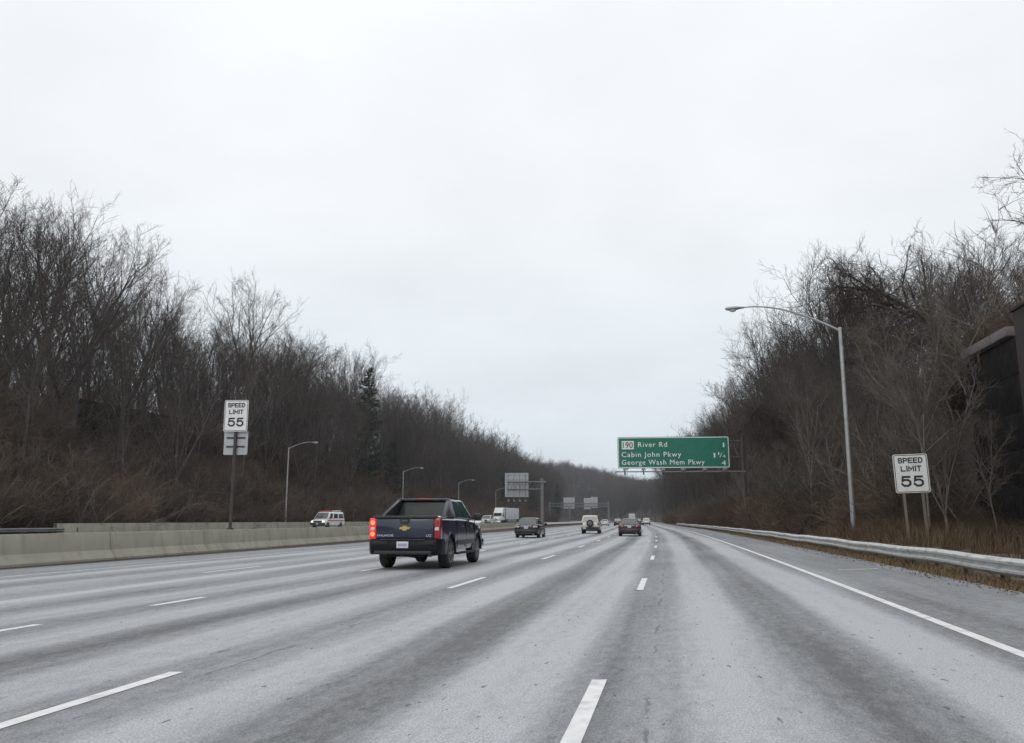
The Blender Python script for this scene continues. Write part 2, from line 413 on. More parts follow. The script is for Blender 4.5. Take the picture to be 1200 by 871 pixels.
barrier('roadside_barrier', 'low pale concrete barrier at the foot of the left wooded slope behind the white van', 64, 260, lambda y: -45.2, OPP - .05, .85, 8.0, vert)

# ------------------------------------------------------------------ guardrails
M_galv = pm('weathered_galvanised', (.56, .565, .55), .5, .5, var=.10, scale=1.4, dirt=((.20, .185, .16), 7, .6, (1, .5, 2)), objvar=.08)
M_galv_d = pm('dull_galvanised', (.22, .23, .23), .5, .7, var=.25, scale=1.5)
M_wood = pm('weathered_post_wood', (.13, .105, .08), .9, var=.3, scale=6, bump=.4)
wbeam = [(0, 0), (.045, .025), (.08, .06), (.08, .10), (.02, .14), (.02, .17), (.08, .21), (.08, .25), (.045, .285), (0, .31),
         (-.006, .31), (.036, .281), (.07, .25), (.07, .21), (.01, .17), (.01, .14), (.07, .10), (.07, .06), (.036, .029), (-.006, 0)]
def guardrail(name, label, y0, y1, uf, zt, face, mat):
    root = thing(name, label, 'guardrail', tuple(W(uf(y0), y0, ground_z(uf(y0), y0))))
    off = -Vector(root.location); L = 3.81; y = y0; k = 0
    while y < y1 - .1:
        ye = min(y + L + .16, y1 + .16); m = MB(); loops = []
        pr = [(0 if k % 2 else .004)]
        for q in range(4):
            yy = y + (ye - y) * q / 3
            loops.append([W(uf(yy) + face * (a + pr[0]), yy, zt(yy) - .31 + b_) + off for a, b_ in wbeam])
        m.loft(loops); m.build('rail_section', mat, root, 25)
        for s_ in (0.0, 1.905):
            yy = y + s_ + .08
            g = ground_z(uf(yy), yy)
            mp = MB(); p = W(uf(yy) - face * .27, yy, 0) + off
            mp.box(p.x - .05, p.x + .05, p.y - .075, p.y + .075, g - .3 + off.z, zt(yy) + .02 + off.z); mp.build('post', M_wood, root, 0)
            mk = MB(); p2 = W(uf(yy) - face * .115, yy, 0) + off
            mk.box(p2.x - .098, p2.x + .098, p2.y - .07, p2.y + .07, zt(yy) - .33 + off.z, zt(yy) + off.z); mk.build('blockout', M_wood, root, 0)
        y += L; k += 1
    return root
rail_top = lambda y: .665 + .012 * math.sin(y * .43) + .01 * math.sin(y * 1.1)
guardrail('guardrail', 'weathered galvanised guardrail running along the right shoulder', 6, 175, lambda y: 6.42 + .02 * math.sin(y * .3), rail_top, -1, M_galv)
guardrail('guardrail', 'dark guardrail seen over the barrier at the far left edge', 30, 64.5, lambda y: -45.0, lambda y: OPP + .48, 1, M_galv_d)

# ------------------------------------------------------------------ dark retaining wall on the right, stone band of coping, brick pier
M_wall = pm('dark_wall_block', (.022, .019, .018), .95, var=.4, scale=3.0, bump=.8, objvar=.08, spec=.05)
M_cope = pm('pale_coping_stone', (.17, .155, .145), .85, var=.2, scale=3, bump=.3, objvar=.1)
M_pier = pm('dark_brick', (.030, .020, .018), .9, var=.4, scale=8, bump=.5)
rw = thing('retaining_wall', 'tall dark retaining wall with pale sloping coping at the right edge', 'wall', tuple(W(14, 36.0, .2)))
off = -Vector(rw.location); ZT = 8.6
def wallbox(name, u0, u1, y0, y1, z0, z1, mat, bev=.02):
    m = MB(); m.loft([[W(u0, y0, z0) + off, W(u1, y0, z0) + off, W(u1, y1, z0) + off, W(u0, y1, z0) + off],
                      [W(u0, y0, z1) + off, W(u1, y0, z1) + off, W(u1, y1, z1) + off, W(u0, y1, z1) + off]])
    return mkobj(name, bevel(m.mesh(name, mat, 0), bev), rw)
row_h = [1.4, 1.4, 1.4, 1.4, 1.4, 1.36]
zc = -.3
wallbox('wall_core', 14.0, 14.6, 2, 35.95, -.3, ZT - .4, M_wall)
for r_, hh in enumerate(row_h):
    y = 36.0 - (1.2 if r_ % 2 else 0); 
    if r_ % 2: wallbox('wall_panel', 13.9, 14.2, y, 36.0, zc + .008, zc + hh - .008, M_wall, .006)
    while y > 14:
        wallbox('wall_panel', 13.9, 14.2, y - 2.4 + .012, y - .012, zc + .008, zc + hh - .008, M_wall, .006); y -= 2.4
    zc += hh
y = 36.1
while y > 31.5:
    wallbox('coping_stone', 13.72, 14.75, y - 1.62, y - .01, ZT - .38, ZT, M_cope, .03); y -= 1.63
wallbox('brick_pier', 13.62, 14.9, 28.0, 30.2, -.2, ZT + .30, M_pier, .03)
wallbox('pier_cap', 13.55, 15.0, 27.9, 30.3, ZT + .302, ZT + .42, M_pier, .03)
y = 27.9
while y > 18: wallbox('coping_stone', 13.72, 14.75, y - 1.62, y - .01, ZT - .38, ZT, M_cope, .03); y -= 1.63

# dark wall standing on the left crest, half lost behind the trunks
rw = thing('hilltop_wall', 'dark wall on the crest of the left slope behind bare trunks', 'wall', tuple(W(-62, 80, 8)))
off = -Vector(rw.location)
y = 93.0
for k in range(5):
    zt = 14.7 + k * .05
    wallbox('wall_panel', -64.3, -63.7, y + .02, y + 3.98, 6.5, zt, M_wall); y += 4
# ------------------------------------------------------------------ bare trees
M_bark = pm('bark', (.078, .067, .060), .95, var=.35, scale=3, objvar=.25, spec=.2)
M_twig = pm('twigs', (.090, .075, .066), .95, var=.25, scale=1.5, objvar=.3, spec=.15)
M_bark_pale = pm('pale_bark', (.185, .165, .148), .9, var=.25, scale=4, objvar=.15, spec=.2)
M_twig_pale = pm('pale_twigs', (.135, .115, .097), .95, var=.25, scale=2, objvar=.2, spec=.15)
M_vine = pm('vine_tangle', (.075, .058, .046), .95, var=.35, scale=3, objvar=.2, spec=.1)
M_brush = pm('brush_stems', (.130, .101, .083), .95, var=.35, scale=1.0, objvar=.42, spec=.1)
def patch_tint(m):
    """plant colour that changes from patch to patch over the ground"""
    n, l = m.node_tree.nodes, m.node_tree.links; b = n['Principled BSDF']; src = b.inputs['Base Color'].links[0].from_socket
    g = n.new('ShaderNodeNewGeometry'); a = n.new('ShaderNodeTexNoise'); a.inputs['Scale'].default_value = .17; a.inputs['Detail'].default_value = 3
    l.new(g.outputs['Position'], a.inputs['Vector'])
    r = n.new('ShaderNodeValToRGB'); e = r.color_ramp.elements
    e[0].position = .30; e[0].color = (.55, .54, .54, 1); e[1].position = .72; e[1].color = (1.30, 1.10, 1.0, 1)
    k = e.new(.45); k.color = (.85, .80, .75, 1); k = e.new(.58); k.color = (1.12, 1.08, 1.0, 1)
    l.new(a.outputs['Fac'], r.inputs[0])
    x = n.new('ShaderNodeVectorMath'); x.operation = 'MULTIPLY'; l.new(src, x.inputs[0]); l.new(r.outputs[0], x.inputs[1]); l.new(x.outputs[0], b.inputs['Base Color'])
patch_tint(M_brush)
M_cane = pm('pale_canes', (.16, .135, .112), .95, var=.3, scale=1.0, objvar=.35, spec=.1)
M_needle = pm('needles', (.030, .042, .026), .8, var=.4, scale=2, objvar=.2, spec=.2)

class Tubes:
    """collects many thin tapered tubes quickly"""
    def __init__(s): s.v = []; s.f = []
    def tube(s, pts, rads, k):
        v, f = s.v, s.f; o = len(v); n = len(pts)
        for i in range(n):
            x, y, z = pts[i]
            a = pts[i + 1] if i < n - 1 else pts[i]; c = pts[i - 1] if i else pts[i]
            dx, dy, dz = a[0] - c[0], a[1] - c[1], a[2] - c[2]
            L = math.sqrt(dx * dx + dy * dy + dz * dz) or 1; dx /= L; dy /= L; dz /= L
            if abs(dz) < .9: ax, ay, az = -dy, dx, 0.0
            else: ax, ay, az = 0.0, -dz, dy
            L = math.sqrt(ax * ax + ay * ay + az * az) or 1; ax /= L; ay /= L; az /= L
            bx, by, bz = dy * az - dz * ay, dz * ax - dx * az, dx * ay - dy * ax
            r = rads[i]
            for j in range(k):
                t = 6.2832 * j / k; cs, sn = math.cos(t) * r, math.sin(t) * r
                v.append((x + ax * cs + bx * sn, y + ay * cs + by * sn, z + az * cs + bz * sn))
        for i in range(n - 1):
            for j in range(k):
                p, q = o + i * k + j, o + i * k + (j + 1) % k
                f.append((p, q, q + k, p + k))
    def mesh(s, name, mat):
        me = bpy.data.meshes.new(name); me.from_pydata(s.v, [], s.f); me.materials.append(mat); me.shade_smooth(); return me
def grow(rng, p, d, L, n, wob, up):
    pts = [p]; x, y, z = p; dx, dy, dz = d; st = L / n
    for i in range(n):
        dx += rng.gauss(0, wob); dy += rng.gauss(0, wob); dz += rng.gauss(0, wob) + up
        m = math.sqrt(dx * dx + dy * dy + dz * dz); dx /= m; dy /= m; dz /= m
        x += dx * st; y += dy * st; z += dz * st; pts.append((x, y, z))
    return pts
def at_path(pts, t):
    q = t * (len(pts) - 1); i = min(int(q), len(pts) - 2); f = q - i; a, b_ = pts[i], pts[i + 1]
    p = tuple(a[k] + (b_[k] - a[k]) * f for k in range(3)); d = tuple(b_[k] - a[k] for k in range(3))
    m = math.sqrt(sum(c * c for c in d)) or 1
    return p, tuple(c / m for c in d)
def side_dir(rng, d, ang):
    v = Vector(d); a = Vector((rng.gauss(0, 1), rng.gauss(0, 1), rng.gauss(0, 1))); a -= v * a.dot(v); a.normalize()
    r = v * math.cos(ang) + a * math.sin(ang); return (r.x, r.y, r.z)
def gen_tree(seed, H, r0=.2, fork=.4, stems=3, limbs=7, spread=.26, ang=(.38, .78), up=.085, subs=(6, 4, 3), lean=(0, 0), wob=.07, tw=1.0, bend=None, open_=.3, low=0):
    """returns (wood, crown) tube collections: trunk, forked stems and limbs, then finer branches and twigs"""
    rng = random.Random(seed); wood, crown = Tubes(), Tubes()
    def limb(p, d, L, lr, upk=1.0):
        lp = grow(rng, p, d, L, 6, wob * 1.7, up * upk)
        wood.tube(lp, [lr * (1 - .8 * q / 6) + .005 for q in range(7)], 5)
        for j in range(subs[0]):
            t2 = .18 + .82 * (j + rng.random()) / subs[0]; p2, d2 = at_path(lp, min(t2, .99))
            L2 = max(.6, L * rng.uniform(.30, .55) * (1.15 - .45 * t2))
            bp = grow(rng, p2, side_dir(rng, d2, rng.uniform(.35, .85)), L2, 4, wob * 2.0, up)
            br = max(.010, lr * (1 - .8 * t2) * .5)
            crown.tube(bp, [br * (1 - .7 * q / 4) + .003 for q in range(5)], 4)
            for k in range(subs[1]):
                t3 = .15 + .85 * (k + rng.random()) / subs[1]; p3, d3 = at_path(bp, min(t3, .99))
                L3 = max(.4, L2 * rng.uniform(.35, .6))
                sp = grow(rng, p3, side_dir(rng, d3, rng.uniform(.35, .9)), L3, 3, wob * 2.4, up)
                crown.tube(sp, [.0095 * tw, .0085 * tw, .007 * tw, .004 * tw], 3)
                for m_ in range(subs[2]):
                    p4, d4 = at_path(sp, .2 + .79 * (m_ + rng.random()) / subs[2])
                    tp = grow(rng, p4, side_dir(rng, d4, rng.uniform(.35, .8)), rng.uniform(.25, .65), 2, wob * 3, up)
                    crown.tube(tp, [.0065 * tw, .0055 * tw, .003 * tw], 3)
    n = 10
    if bend:
        h = H; pts = [(0, 0, -.4)]; dx, dz = lean[0], 1.0; x, z, y = 0, -.4, 0
        for i in range(n):
            a = (i / n) ** 2 * 1.45; dx += bend * a * .62; dz -= abs(bend) * a * .34
            m = math.sqrt(dx * dx + dz * dz); x += dx / m * h / n; z += dz / m * h / n; y += rng.gauss(0, .08); pts.append((x, y, z))
        wood.tube(pts, [r0 * (1.25 if i == 0 else 1) * (1 - .85 * (i / n)) + .012 for i in range(n + 1)], 7)
        axes = [(pts, r0, h, fork)]
    else:
        h = H * fork; pts = grow(rng, (0, 0, -.4), (lean[0] + rng.gauss(0, .03), lean[1] + rng.gauss(0, .03), 1), h, n, wob * .4, .02)
        wood.tube(pts, [r0 * (1.3 if i == 0 else 1) * (1 - .32 * (i / n)) for i in range(n + 1)], 7)
        axes = []; a0 = rng.uniform(0, 6.28); pe, de = at_path(pts, .985)
        for k in range(stems):
            a = a0 + 6.28 * k / stems + rng.gauss(0, .3); op = open_ * rng.uniform(.5, 1.3) * (1 if stems > 1 else .3)
            st = grow(rng, pe, (de[0] + math.cos(a) * op, de[1] + math.sin(a) * op, 1), H * (1 - fork) * rng.uniform(.68, .95), 9, wob * .9, .05)
            rs = r0 * .68 * (1.25 / math.sqrt(stems)) 
            wood.tube(st, [rs * (1 - .88 * i / 9) + .010 for i in range(10)], 6); axes.append((st, rs, H * (1 - fork), .12))
        for k in range(low):
            p, d = at_path(pts, rng.uniform(.55, .98)); limb(p, side_dir(rng, d, rng.uniform(.7, 1.15)), H * spread * rng.uniform(.6, 1.0), r0 * .22, 1.3)
    for st, rs, hh, c0 in axes:
        nl = limbs
        for i in range(nl):
            t = c0 + (1 - c0) * (i + rng.random()) / nl; p, d = at_path(st, min(t, .99))
            L = H * spread * (.72 + .45 * math.sin(math.pi * min(1, t))) * (1.12 - .42 * t) * rng.uniform(.7, 1.25)
            limb(p, side_dir(rng, d, rng.uniform(*ang) * (1.15 - .5 * t)), L, rs * (1 - .85 * t) * .55 + .012)
    return wood, crown
def drape(seed, wood_pts_tubes, n, length):
    """hanging vine stems from points of the wood"""
    rng = random.Random(seed); t = Tubes(); vs_ = wood_pts_tubes.v
    zs = [q for q in vs_ if q[2] > 3]
    for i in range(n):
        p = rng.choice(zs); L = min(p[2] * .8, rng.uniform(.25, 1) * length)
        pts = grow(rng, p, (rng.gauss(0, .5), rng.gauss(0, .5), -.6), L, 6, .22, -.12)
        t.tube(pts, [.016, .016, .014, .013, .011, .009, .005], 3)
        for k in range(6):
            p2, d2 = at_path(pts, rng.random() * .98)
            t.tube(grow(rng, p2, side_dir(rng, d2, 1.0), rng.uniform(.3, 1.1), 3, .35, -.08), [.009, .008, .007, .004], 3)
    return t
PROTO = []
specs = [dict(seed=11, H=21, r0=.30, fork=.38, stems=4, limbs=6, spread=.30, open_=.5, low=2), dict(seed=12, H=23, r0=.26, fork=.48, stems=3, limbs=7, spread=.25, open_=.36, low=3),
         dict(seed=13, H=20, r0=.34, fork=.26, stems=5, limbs=6, spread=.30, open_=.7, wob=.10, low=2), dict(seed=14, H=22, r0=.22, fork=.52, stems=3, limbs=6, spread=.24, open_=.42, low=4),
         dict(seed=15, H=19, r0=.26, fork=.10, stems=4, limbs=7, spread=.27, open_=.38), dict(seed=16, H=18, r0=.19, fork=.30, stems=4, limbs=6, spread=.30, open_=.6, low=3),
         dict(seed=17, H=22, r0=.23, fork=.56, stems=4, limbs=5, spread=.26, ang=(.45, .9), open_=.6, low=5)]
for sp in specs:
    w_, c_ = gen_tree(tw=1.25, subs=(6, 5, 3), **sp)
    PROTO.append((w_.mesh('trunk', M_bark), c_.mesh('crown', M_twig), sp['H']))
# thinner, paler young trees that grow on the right-hand bank
SAP = []
for sp in [dict(seed=31, H=9, r0=.07, fork=.45, stems=2, limbs=8, spread=.26, ang=(.35, .75), open_=.2, low=6, up=.10),
           dict(seed=32, H=8, r0=.075, fork=.18, stems=5, limbs=5, spread=.24, ang=(.3, .7), open_=.42, up=.10),
           dict(seed=33, H=11, r0=.085, fork=.4, stems=3, limbs=6, spread=.22, ang=(.35, .8), low=5)]:
    w_, c_ = gen_tree(**sp); SAP.append((w_.mesh('trunk', M_bark_pale), c_.mesh('crown', M_twig_pale), sp['H']))

def put_tree(name, label, cat, group, proto, loc, rz, s, sz=None):
    t = thing(name, label, cat, loc, rz, group); t.scale = (s, s, sz or s)
    mkobj('trunk', proto[0], t); mkobj('crown', proto[1], t)
    return t
def in_view(x, y, pad=.05): return y > 3 and abs(x / y) < .64 + pad

rng = random.Random(5)
stuff_pts = []           # deep wood: (pos, rz, scale, index)
n_ind = 0
# left slope
placed = []
def far_enough(x, y, d):
    for a, b_ in placed:
        if (a - x) ** 2 + (b_ - y) ** 2 < d * d: return False
    return True
bands = [(-52, -60, 60, 420, 95, .7, 1.0), (-59, -72, 55, 420, 230, .95, 1.36), (-70, -86, 70, 420, 110, .95, 1.36)]
left_ind = []
for u0, u1, y0, y1, cnt, s0, s1 in bands:
    for i in range(cnt):
        y = y0 + (y1 - y0) * rng.random() ** 1.25; u = rng.uniform(u1, u0); x = LX(y) + u
        if not in_view(x, y, .12) or not far_enough(x, y, 3.5 if y < 220 else 2.8): continue
        if -66 < u < -61 and 91 < y < 115: continue
        placed.append((x, y)); s = rng.uniform(s0, s1)
        if y < 150: s *= (1.06 if u > -66 else .95) * (.84 + .16 * sstep(75, 105, y))
        left_ind.append((x, y, ground_z(u, y), rng.uniform(0, 6.28), s, rng.randrange(len(PROTO))))
left_ind.sort(key=lambda q: q[1])
FORM = ['three-stemmed', 'tall twin-topped', 'broad low-forked', 'slender high-forked', 'many-stemmed', 'small bushy-topped', 'tall clear-trunked']
def px(x, y): return 600 + x / y * 995
def left_zone(p):
    for lim, z in ((95, 'above the far left guardrail'), (240, 'left of the left speed sign'), (330, 'behind the left speed sign'),
                   (430, 'above the white van'), (560, 'behind the pickup roof'), (2000, 'beside the square sign back')):
        if p < lim: return z
for q in left_ind[:175]:
    u_ = q[0] - LX(q[1]); row = 'low on the slope' if u_ > -58 else ('on the crest' if u_ < -66 else 'halfway up the slope')
    put_tree('bare_tree', '%s bare tree %s %s' % (FORM[q[5]], row, left_zone(px(q[0], q[1]))), 'tree', 'bare trees on the left hillside', PROTO[q[5]], q[:3], q[3], q[4])
stuff_pts += left_ind[175:]
# right bank
right_ind = []
for u0, u1, y0, y1, cnt, s0, s1 in [(11.5, 18, 50, 260, 80, .6, .9), (17, 30, 42, 260, 130, .85, 1.15), (28, 46, 50, 260, 70, .85, 1.1)]:
    for i in range(cnt):
        y = y0 + (y1 - y0) * rng.random() ** 1.3; u = rng.uniform(u0, u1); x = LX(y) + u
        if not in_view(x, y, .12) or not far_enough(x, y, 2.4): continue
        placed.append((x, y))
        right_ind.append((x, y, ground_z(u, y), rng.uniform(0, 6.28), rng.uniform(s0, s1) * (.56 + .44 * sstep(46, 100, y)), rng.randrange(len(PROTO))))
right_ind.sort(key=lambda q: q[1])
def right_zone(p):
    for lim, z in ((860, 'behind the green sign'), (930, 'between green sign and lamp post'), (1010, 'behind the right lamp post'), (1100, 'above the right speed sign'), (3000, 'above the dark wall')):
        if p < lim: return z
for q in right_ind[:95]:
    u_ = q[0] - LX(q[1]); row = 'low on the bank' if u_ < 18 else ('high on the bank' if u_ > 28 else 'partway up the bank')
    put_tree('bare_tree', '%s bare tree %s %s' % (FORM[q[5]], row, right_zone(px(q[0], q[1]))), 'tree', 'bare trees on the right bank', PROTO[q[5]], q[:3], q[3], q[4])
stuff_pts += right_ind[95:]
# far wood on both sides and round the bend
for side in (0, 1):
    for i in range(950):
        y = rng.uniform(240 if side else 380, 1100); u = rng.uniform(11.5, 75) if side else rng.uniform(-52, -110)
        x = LX(y) + u
        if not in_view(x, y): continue
        stuff_pts.append((x, y, ground_z(u, y), rng.uniform(0, 6.28), rng.uniform(.95, 1.3), rng.randrange(len(PROTO))))
for i in range(700):
    x = rng.uniform(20, 260); y = rng.uniform(780, 1080); u = x - LX(y)
    if u > 9: stuff_pts.append((x, y, ground_z(u, y) - .5, rng.uniform(0, 6.28), rng.uniform(.95, 1.3), rng.randrange(len(PROTO))))
# deeper rows behind the individual trees
for i in range(260):
    y = rng.uniform(120, 420); u = rng.uniform(-86, -120); x = LX(y) + u
    if in_view(x, y): stuff_pts.append((x, y, ground_z(u, y), rng.uniform(0, 6.28), rng.uniform(.7, .95), rng.randrange(len(PROTO))))
for i in range(140):
    y = rng.uniform(70, 260); u = rng.uniform(40, 75); x = LX(y) + u
    if in_view(x, y): stuff_pts.append((x, y, ground_z(u, y), rng.uniform(0, 6.28), rng.uniform(.7, .95), rng.randrange(len(PROTO))))

def scatter(name, label, protos, pts, cat=None):
    """one stuff object: copies of the prototype meshes set on points by geometry nodes"""
    col = bpy.data.collections.new(name + '_kinds')
    for i, me in enumerate(protos):
        o = bpy.data.objects.new('%s_kind_%02d' % (name, i), me); col.objects.link(o)
    me = bpy.data.meshes.new(name); me.from_pydata([p[:3] for p in pts], [], [])
    a = me.attributes.new('rot', 'FLOAT_VECTOR', 'POINT'); a.data.foreach_set('vector', np.array([(p[6] if len(p) > 6 else 0, p[7] if len(p) > 7 else 0, p[3]) for p in pts], dtype=np.float32).ravel())
    a = me.attributes.new('scl', 'FLOAT', 'POINT'); a.data.foreach_set('value', np.array([p[4] for p in pts], dtype=np.float32))
    a = me.attributes.new('idx', 'INT', 'POINT'); a.data.foreach_set('value', np.array([p[5] for p in pts], dtype=np.int32))
    ob = mkobj(name, me); tag(ob, label, cat, kind='stuff')
    g = bpy.data.node_groups.new(name + '_nodes', 'GeometryNodeTree')
    g.interface.new_socket('Geometry', in_out='INPUT', socket_type='NodeSocketGeometry'); g.interface.new_socket('Geometry', in_out='OUTPUT', socket_type='NodeSocketGeometry')
    n, l = g.nodes, g.links
    gi, go = n.new('NodeGroupInput'), n.new('NodeGroupOutput'); ci = n.new('GeometryNodeCollectionInfo')
    ci.inputs['Collection'].default_value = col; ci.inputs['Separate Children'].default_value = True; ci.inputs['Reset Children'].default_value = True
    ip = n.new('GeometryNodeInstanceOnPoints'); ip.inputs['Pick Instance'].default_value = True
    def na(nm, ty):
        k = n.new('GeometryNodeInputNamedAttribute'); k.data_type = ty; k.inputs['Name'].default_value = nm; return k.outputs['Attribute']
    l.new(gi.outputs[0], ip.inputs['Points']); l.new(ci.outputs[0], ip.inputs['Instance'])
    l.new(na('idx', 'INT'), ip.inputs['Instance Index']); l.new(na('rot', 'FLOAT_VECTOR'), ip.inputs['Rotation']); l.new(na('scl', 'FLOAT'), ip.inputs['Scale'])
    l.new(ip.outputs[0], go.inputs[0])
    ob.modifiers.new('scatter', 'NODES').node_group = g
    return ob
def join2(a, b_):
    bm = bmesh.new(); bm.from_mesh(a); k = len(bm.faces); bm.from_mesh(b_); bm.faces.ensure_lookup_table()
    for f in bm.faces[k:]: f.material_index = 1
    me = bpy.data.meshes.new('woodland_tree'); bm.to_mesh(me); bm.free(); me.materials.append(a.materials[0]); me.materials.append(b_.materials[0]); return me
scatter('distant_woodland', 'far mass of bare grey trees lining both sides of the road', [join2(p[0], p[1]) for p in PROTO], stuff_pts, 'woodland')

# ---- single trees that stand out
def special(name, label, loc, rz, wood, crown, vine=None, s=1.0, pale=False):
    t = thing(name, label, 'tree', loc, rz); t.scale = (s, s, s)
    mkobj('trunk', wood.mesh('trunk', M_bark_pale if pale else M_bark), t); mkobj('crown', crown.mesh('crown', M_twig_pale if pale else M_twig), t)
    if vine: mkobj('vine', vine.mesh('vine', M_vine), t)
    return t
# arched, vine-hung tree behind the right lamp post
w_, c_ = gen_tree(51, 16.5, r0=.34, fork=.42, limbs=22, spread=.26, ang=(.6, 1.2), up=.03, bend=-.60, lean=(-.38, 0), tw=1.5, wob=.14)
special('arched_tree', 'leaning tree arched over and hung with vines behind the right lamp post', W(24.0, 58, ground_z(24.0, 58)), 0, w_, c_, drape(1, w_, 380, 6.5))
w_, c_ = gen_tree(52, 12, r0=.30, fork=.5, limbs=12, spread=.18, ang=(.6, 1.2), up=.0, bend=-.42, lean=(-.42, 0), tw=1.5, wob=.14)
special('vine_stump_tree', 'broken leaning trunk smothered in hanging vines left of the right lamp post', W(16.5, 74, ground_z(16.5, 74)), 0, w_, c_, drape(2, w_, 420, 9))
# big limb reaching into the sky at the upper right corner
w_, c_ = gen_tree(53, 17, r0=.36, fork=.5, stems=3, limbs=7, spread=.34, ang=(.7, 1.2), open_=.55, up=.02, lean=(-.12, 0), tw=1.5, wob=.15, subs=(7, 5, 4))
special('overhanging_tree', 'gnarled tree reaching a long limb into the sky at the upper right', W(20.8, 37, 8.0), .6, w_, c_, None, .62)
# bare saplings in front of the dark wall
for k, (u, y, s, rz, i) in enumerate([(11.2, 32.2, .92, .4, 1), (10.2, 31.2, .72, 2.2, 0), (11.9, 36.5, 1.0, 4.0, 2), (12.6, 31.0, .5, 1.0, 0)]):
    put_tree('sapling', ['many-stemmed pale sapling spread against the dark wall on the right', 'thin pale sapling just right of the right speed limit sign',
                         'tall pale sapling at the left end of the dark wall', 'short thin sapling low in front of the dark wall'][k], 'tree', None, SAP[i], W(u, y, ground_z(u, y)), rz, s)
for i in range(46):
    y = 42 + 78 * rng.random() ** 1.3; u = rng.uniform(10, 14)
    i_ = rng.randrange(3); p_ = W(u, y, ground_z(u, y))
    put_tree('young_tree', '%s pale young tree %s the guardrail %s' % (('thin twin-stemmed', 'clumped many-stemmed', 'slender three-stemmed')[i_], 'close behind' if u < 12 else 'well behind', right_zone(px(p_.x, y))),
             'tree', 'young trees behind the right guardrail', SAP[i_], p_, rng.uniform(0, 6.28), rng.uniform(.45, .95))

# ---- conifers
def gen_conifer(seed, H, wide=.2):
    rng = random.Random(seed); wood = Tubes(); nv, nf = [], []
    tp = grow(rng, (0, 0, -.3), (0, 0, 1), H, 8, .015, 0); wood.tube(tp, [.22 * (1 - .93 * i / 8) + .01 for i in range(9)], 6)
    z = H * .18
    while z < H * .985:
        t = z / H; L = H * wide * (1 - t) ** .75 * rng.uniform(.6, 1.15) + .25
        for k in range(5):
            a = rng.uniform(0, 6.28); bp = grow(rng, (0, 0, z), (math.cos(a), math.sin(a), rng.uniform(-.1, .35)), L, 4, .08, .03)
            wood.tube(bp, [.04, .03, .02, .015, .008], 3)
            for m_ in range(int(12 + L * 11)):
                p, d = at_path(bp, rng.uniform(.15, .999)); q = Vector(p); dd = Vector(side_dir(rng, d, rng.uniform(.3, 1.2))); dd.z += .2
                s_ = Vector((rng.gauss(0, 1), rng.gauss(0, 1), rng.gauss(0, .4))).normalized() * rng.uniform(.05, .11); e_ = dd * rng.uniform(.25, .6)
                o = len(nv); nv += [tuple(q - s_), tuple(q + s_), tuple(q + e_)]; nf.append((o, o + 1, o + 2))
        z += rng.uniform(.28, .5)
    me = bpy.data.meshes.new('crown'); me.from_pydata(nv, [], nf); me.materials.append(M_needle)
    return wood.mesh('trunk', M_bark), me, H
CON = [gen_conifer(1, 19, .17), gen_conifer(2, 16, .24)]
for k, (u, y, s, i, lab) in enumerate([(-57, 172, 1.5, 0, 'tall dark pine standing out of the bare wood on the left ridge'),
                                       (-55, 184, .95, 1, 'lower dark pine beside the tall pine on the left slope'),
                                       (-54, 330, 1.0, 0, 'dark conifer in the left wood above the back of the twin gantry signs'),
                                       (-52, 395, 1.15, 1, 'broad dark conifer on the far left ridge'),
                                       (-48, 470, 1.1, 0, 'distant dark conifer on the left skyline near the bend'),
                                       (24, 52, .42, 1, 'dark green cedar on the bank above the dark wall'),
                                       (27, 47, .5, 1, 'broad dark green cedar right of the arched tree')]):
    put_tree('conifer', lab, 'tree', None, CON[i], W(u, y, ground_z(u, y)), k * 1.3, s)

# ------------------------------------------------------------------ brush on the banks
BR = []
for sd in range(6):
    r_ = random.Random(200 + sd); t = Tubes(); Hh = [1.6, 2.2, 2.8, 1.8, 2.4, 3.2][sd]
    for i in range(16):
        a = r_.uniform(0, 6.28); st = r_.uniform(.15, .8)
        pts = grow(r_, (r_.gauss(0, .35), r_.gauss(0, .35), -.1), (math.cos(a) * st, math.sin(a) * st, 1), Hh * r_.uniform(.6, 1.15), 6, .13, -.05)
        t.tube(pts, [.014, .013, .012, .011, .009, .007, .003], 3)
        for j in range(9):
            p, d = at_path(pts, r_.uniform(.15, .99)); b2 = grow(r_, p, side_dir(r_, d, r_.uniform(.4, 1.1)), Hh * r_.uniform(.2, .5), 4, .2, -.02)
            t.tube(b2, [.009, .008, .007, .006, .003], 3)
            for k in range(6):
                p3, d3 = at_path(b2, r_.uniform(.1, .99)); t.tube(grow(r_, p3, side_dir(r_, d3, .8), r_.uniform(.15, .5), 2, .25, 0), [.006, .005, .003], 3)
    BR.append(t.mesh('brush', M_brush))
for sd in range(4):                      # long arching canes and vine loops, thicker and paler
    r_ = random.Random(300 + sd); t = Tubes()
    for i in range(7):
        a = r_.uniform(0, 6.28); st = r_.uniform(.2, .9); Lc = r_.uniform(2.5, 6.0)
        q = grow(r_, (r_.gauss(0, .8), r_.gauss(0, .8), -.1), (math.cos(a) * st, math.sin(a) * st, 1), Lc, 8, .10, -.10)
        t.tube(q, [.022, .021, .02, .018, .016, .014, .012, .009, .005], 4)
        for j in range(7):
            p, d = at_path(q, r_.uniform(.25, .99)); t.tube(grow(r_, p, side_dir(r_, d, r_.uniform(.4, 1.0)), r_.uniform(.5, 1.6), 4, .16, .0), [.012, .011, .009, .007, .004], 3)
    BR.append(t.mesh('brush_canes', M_cane))
pts = []
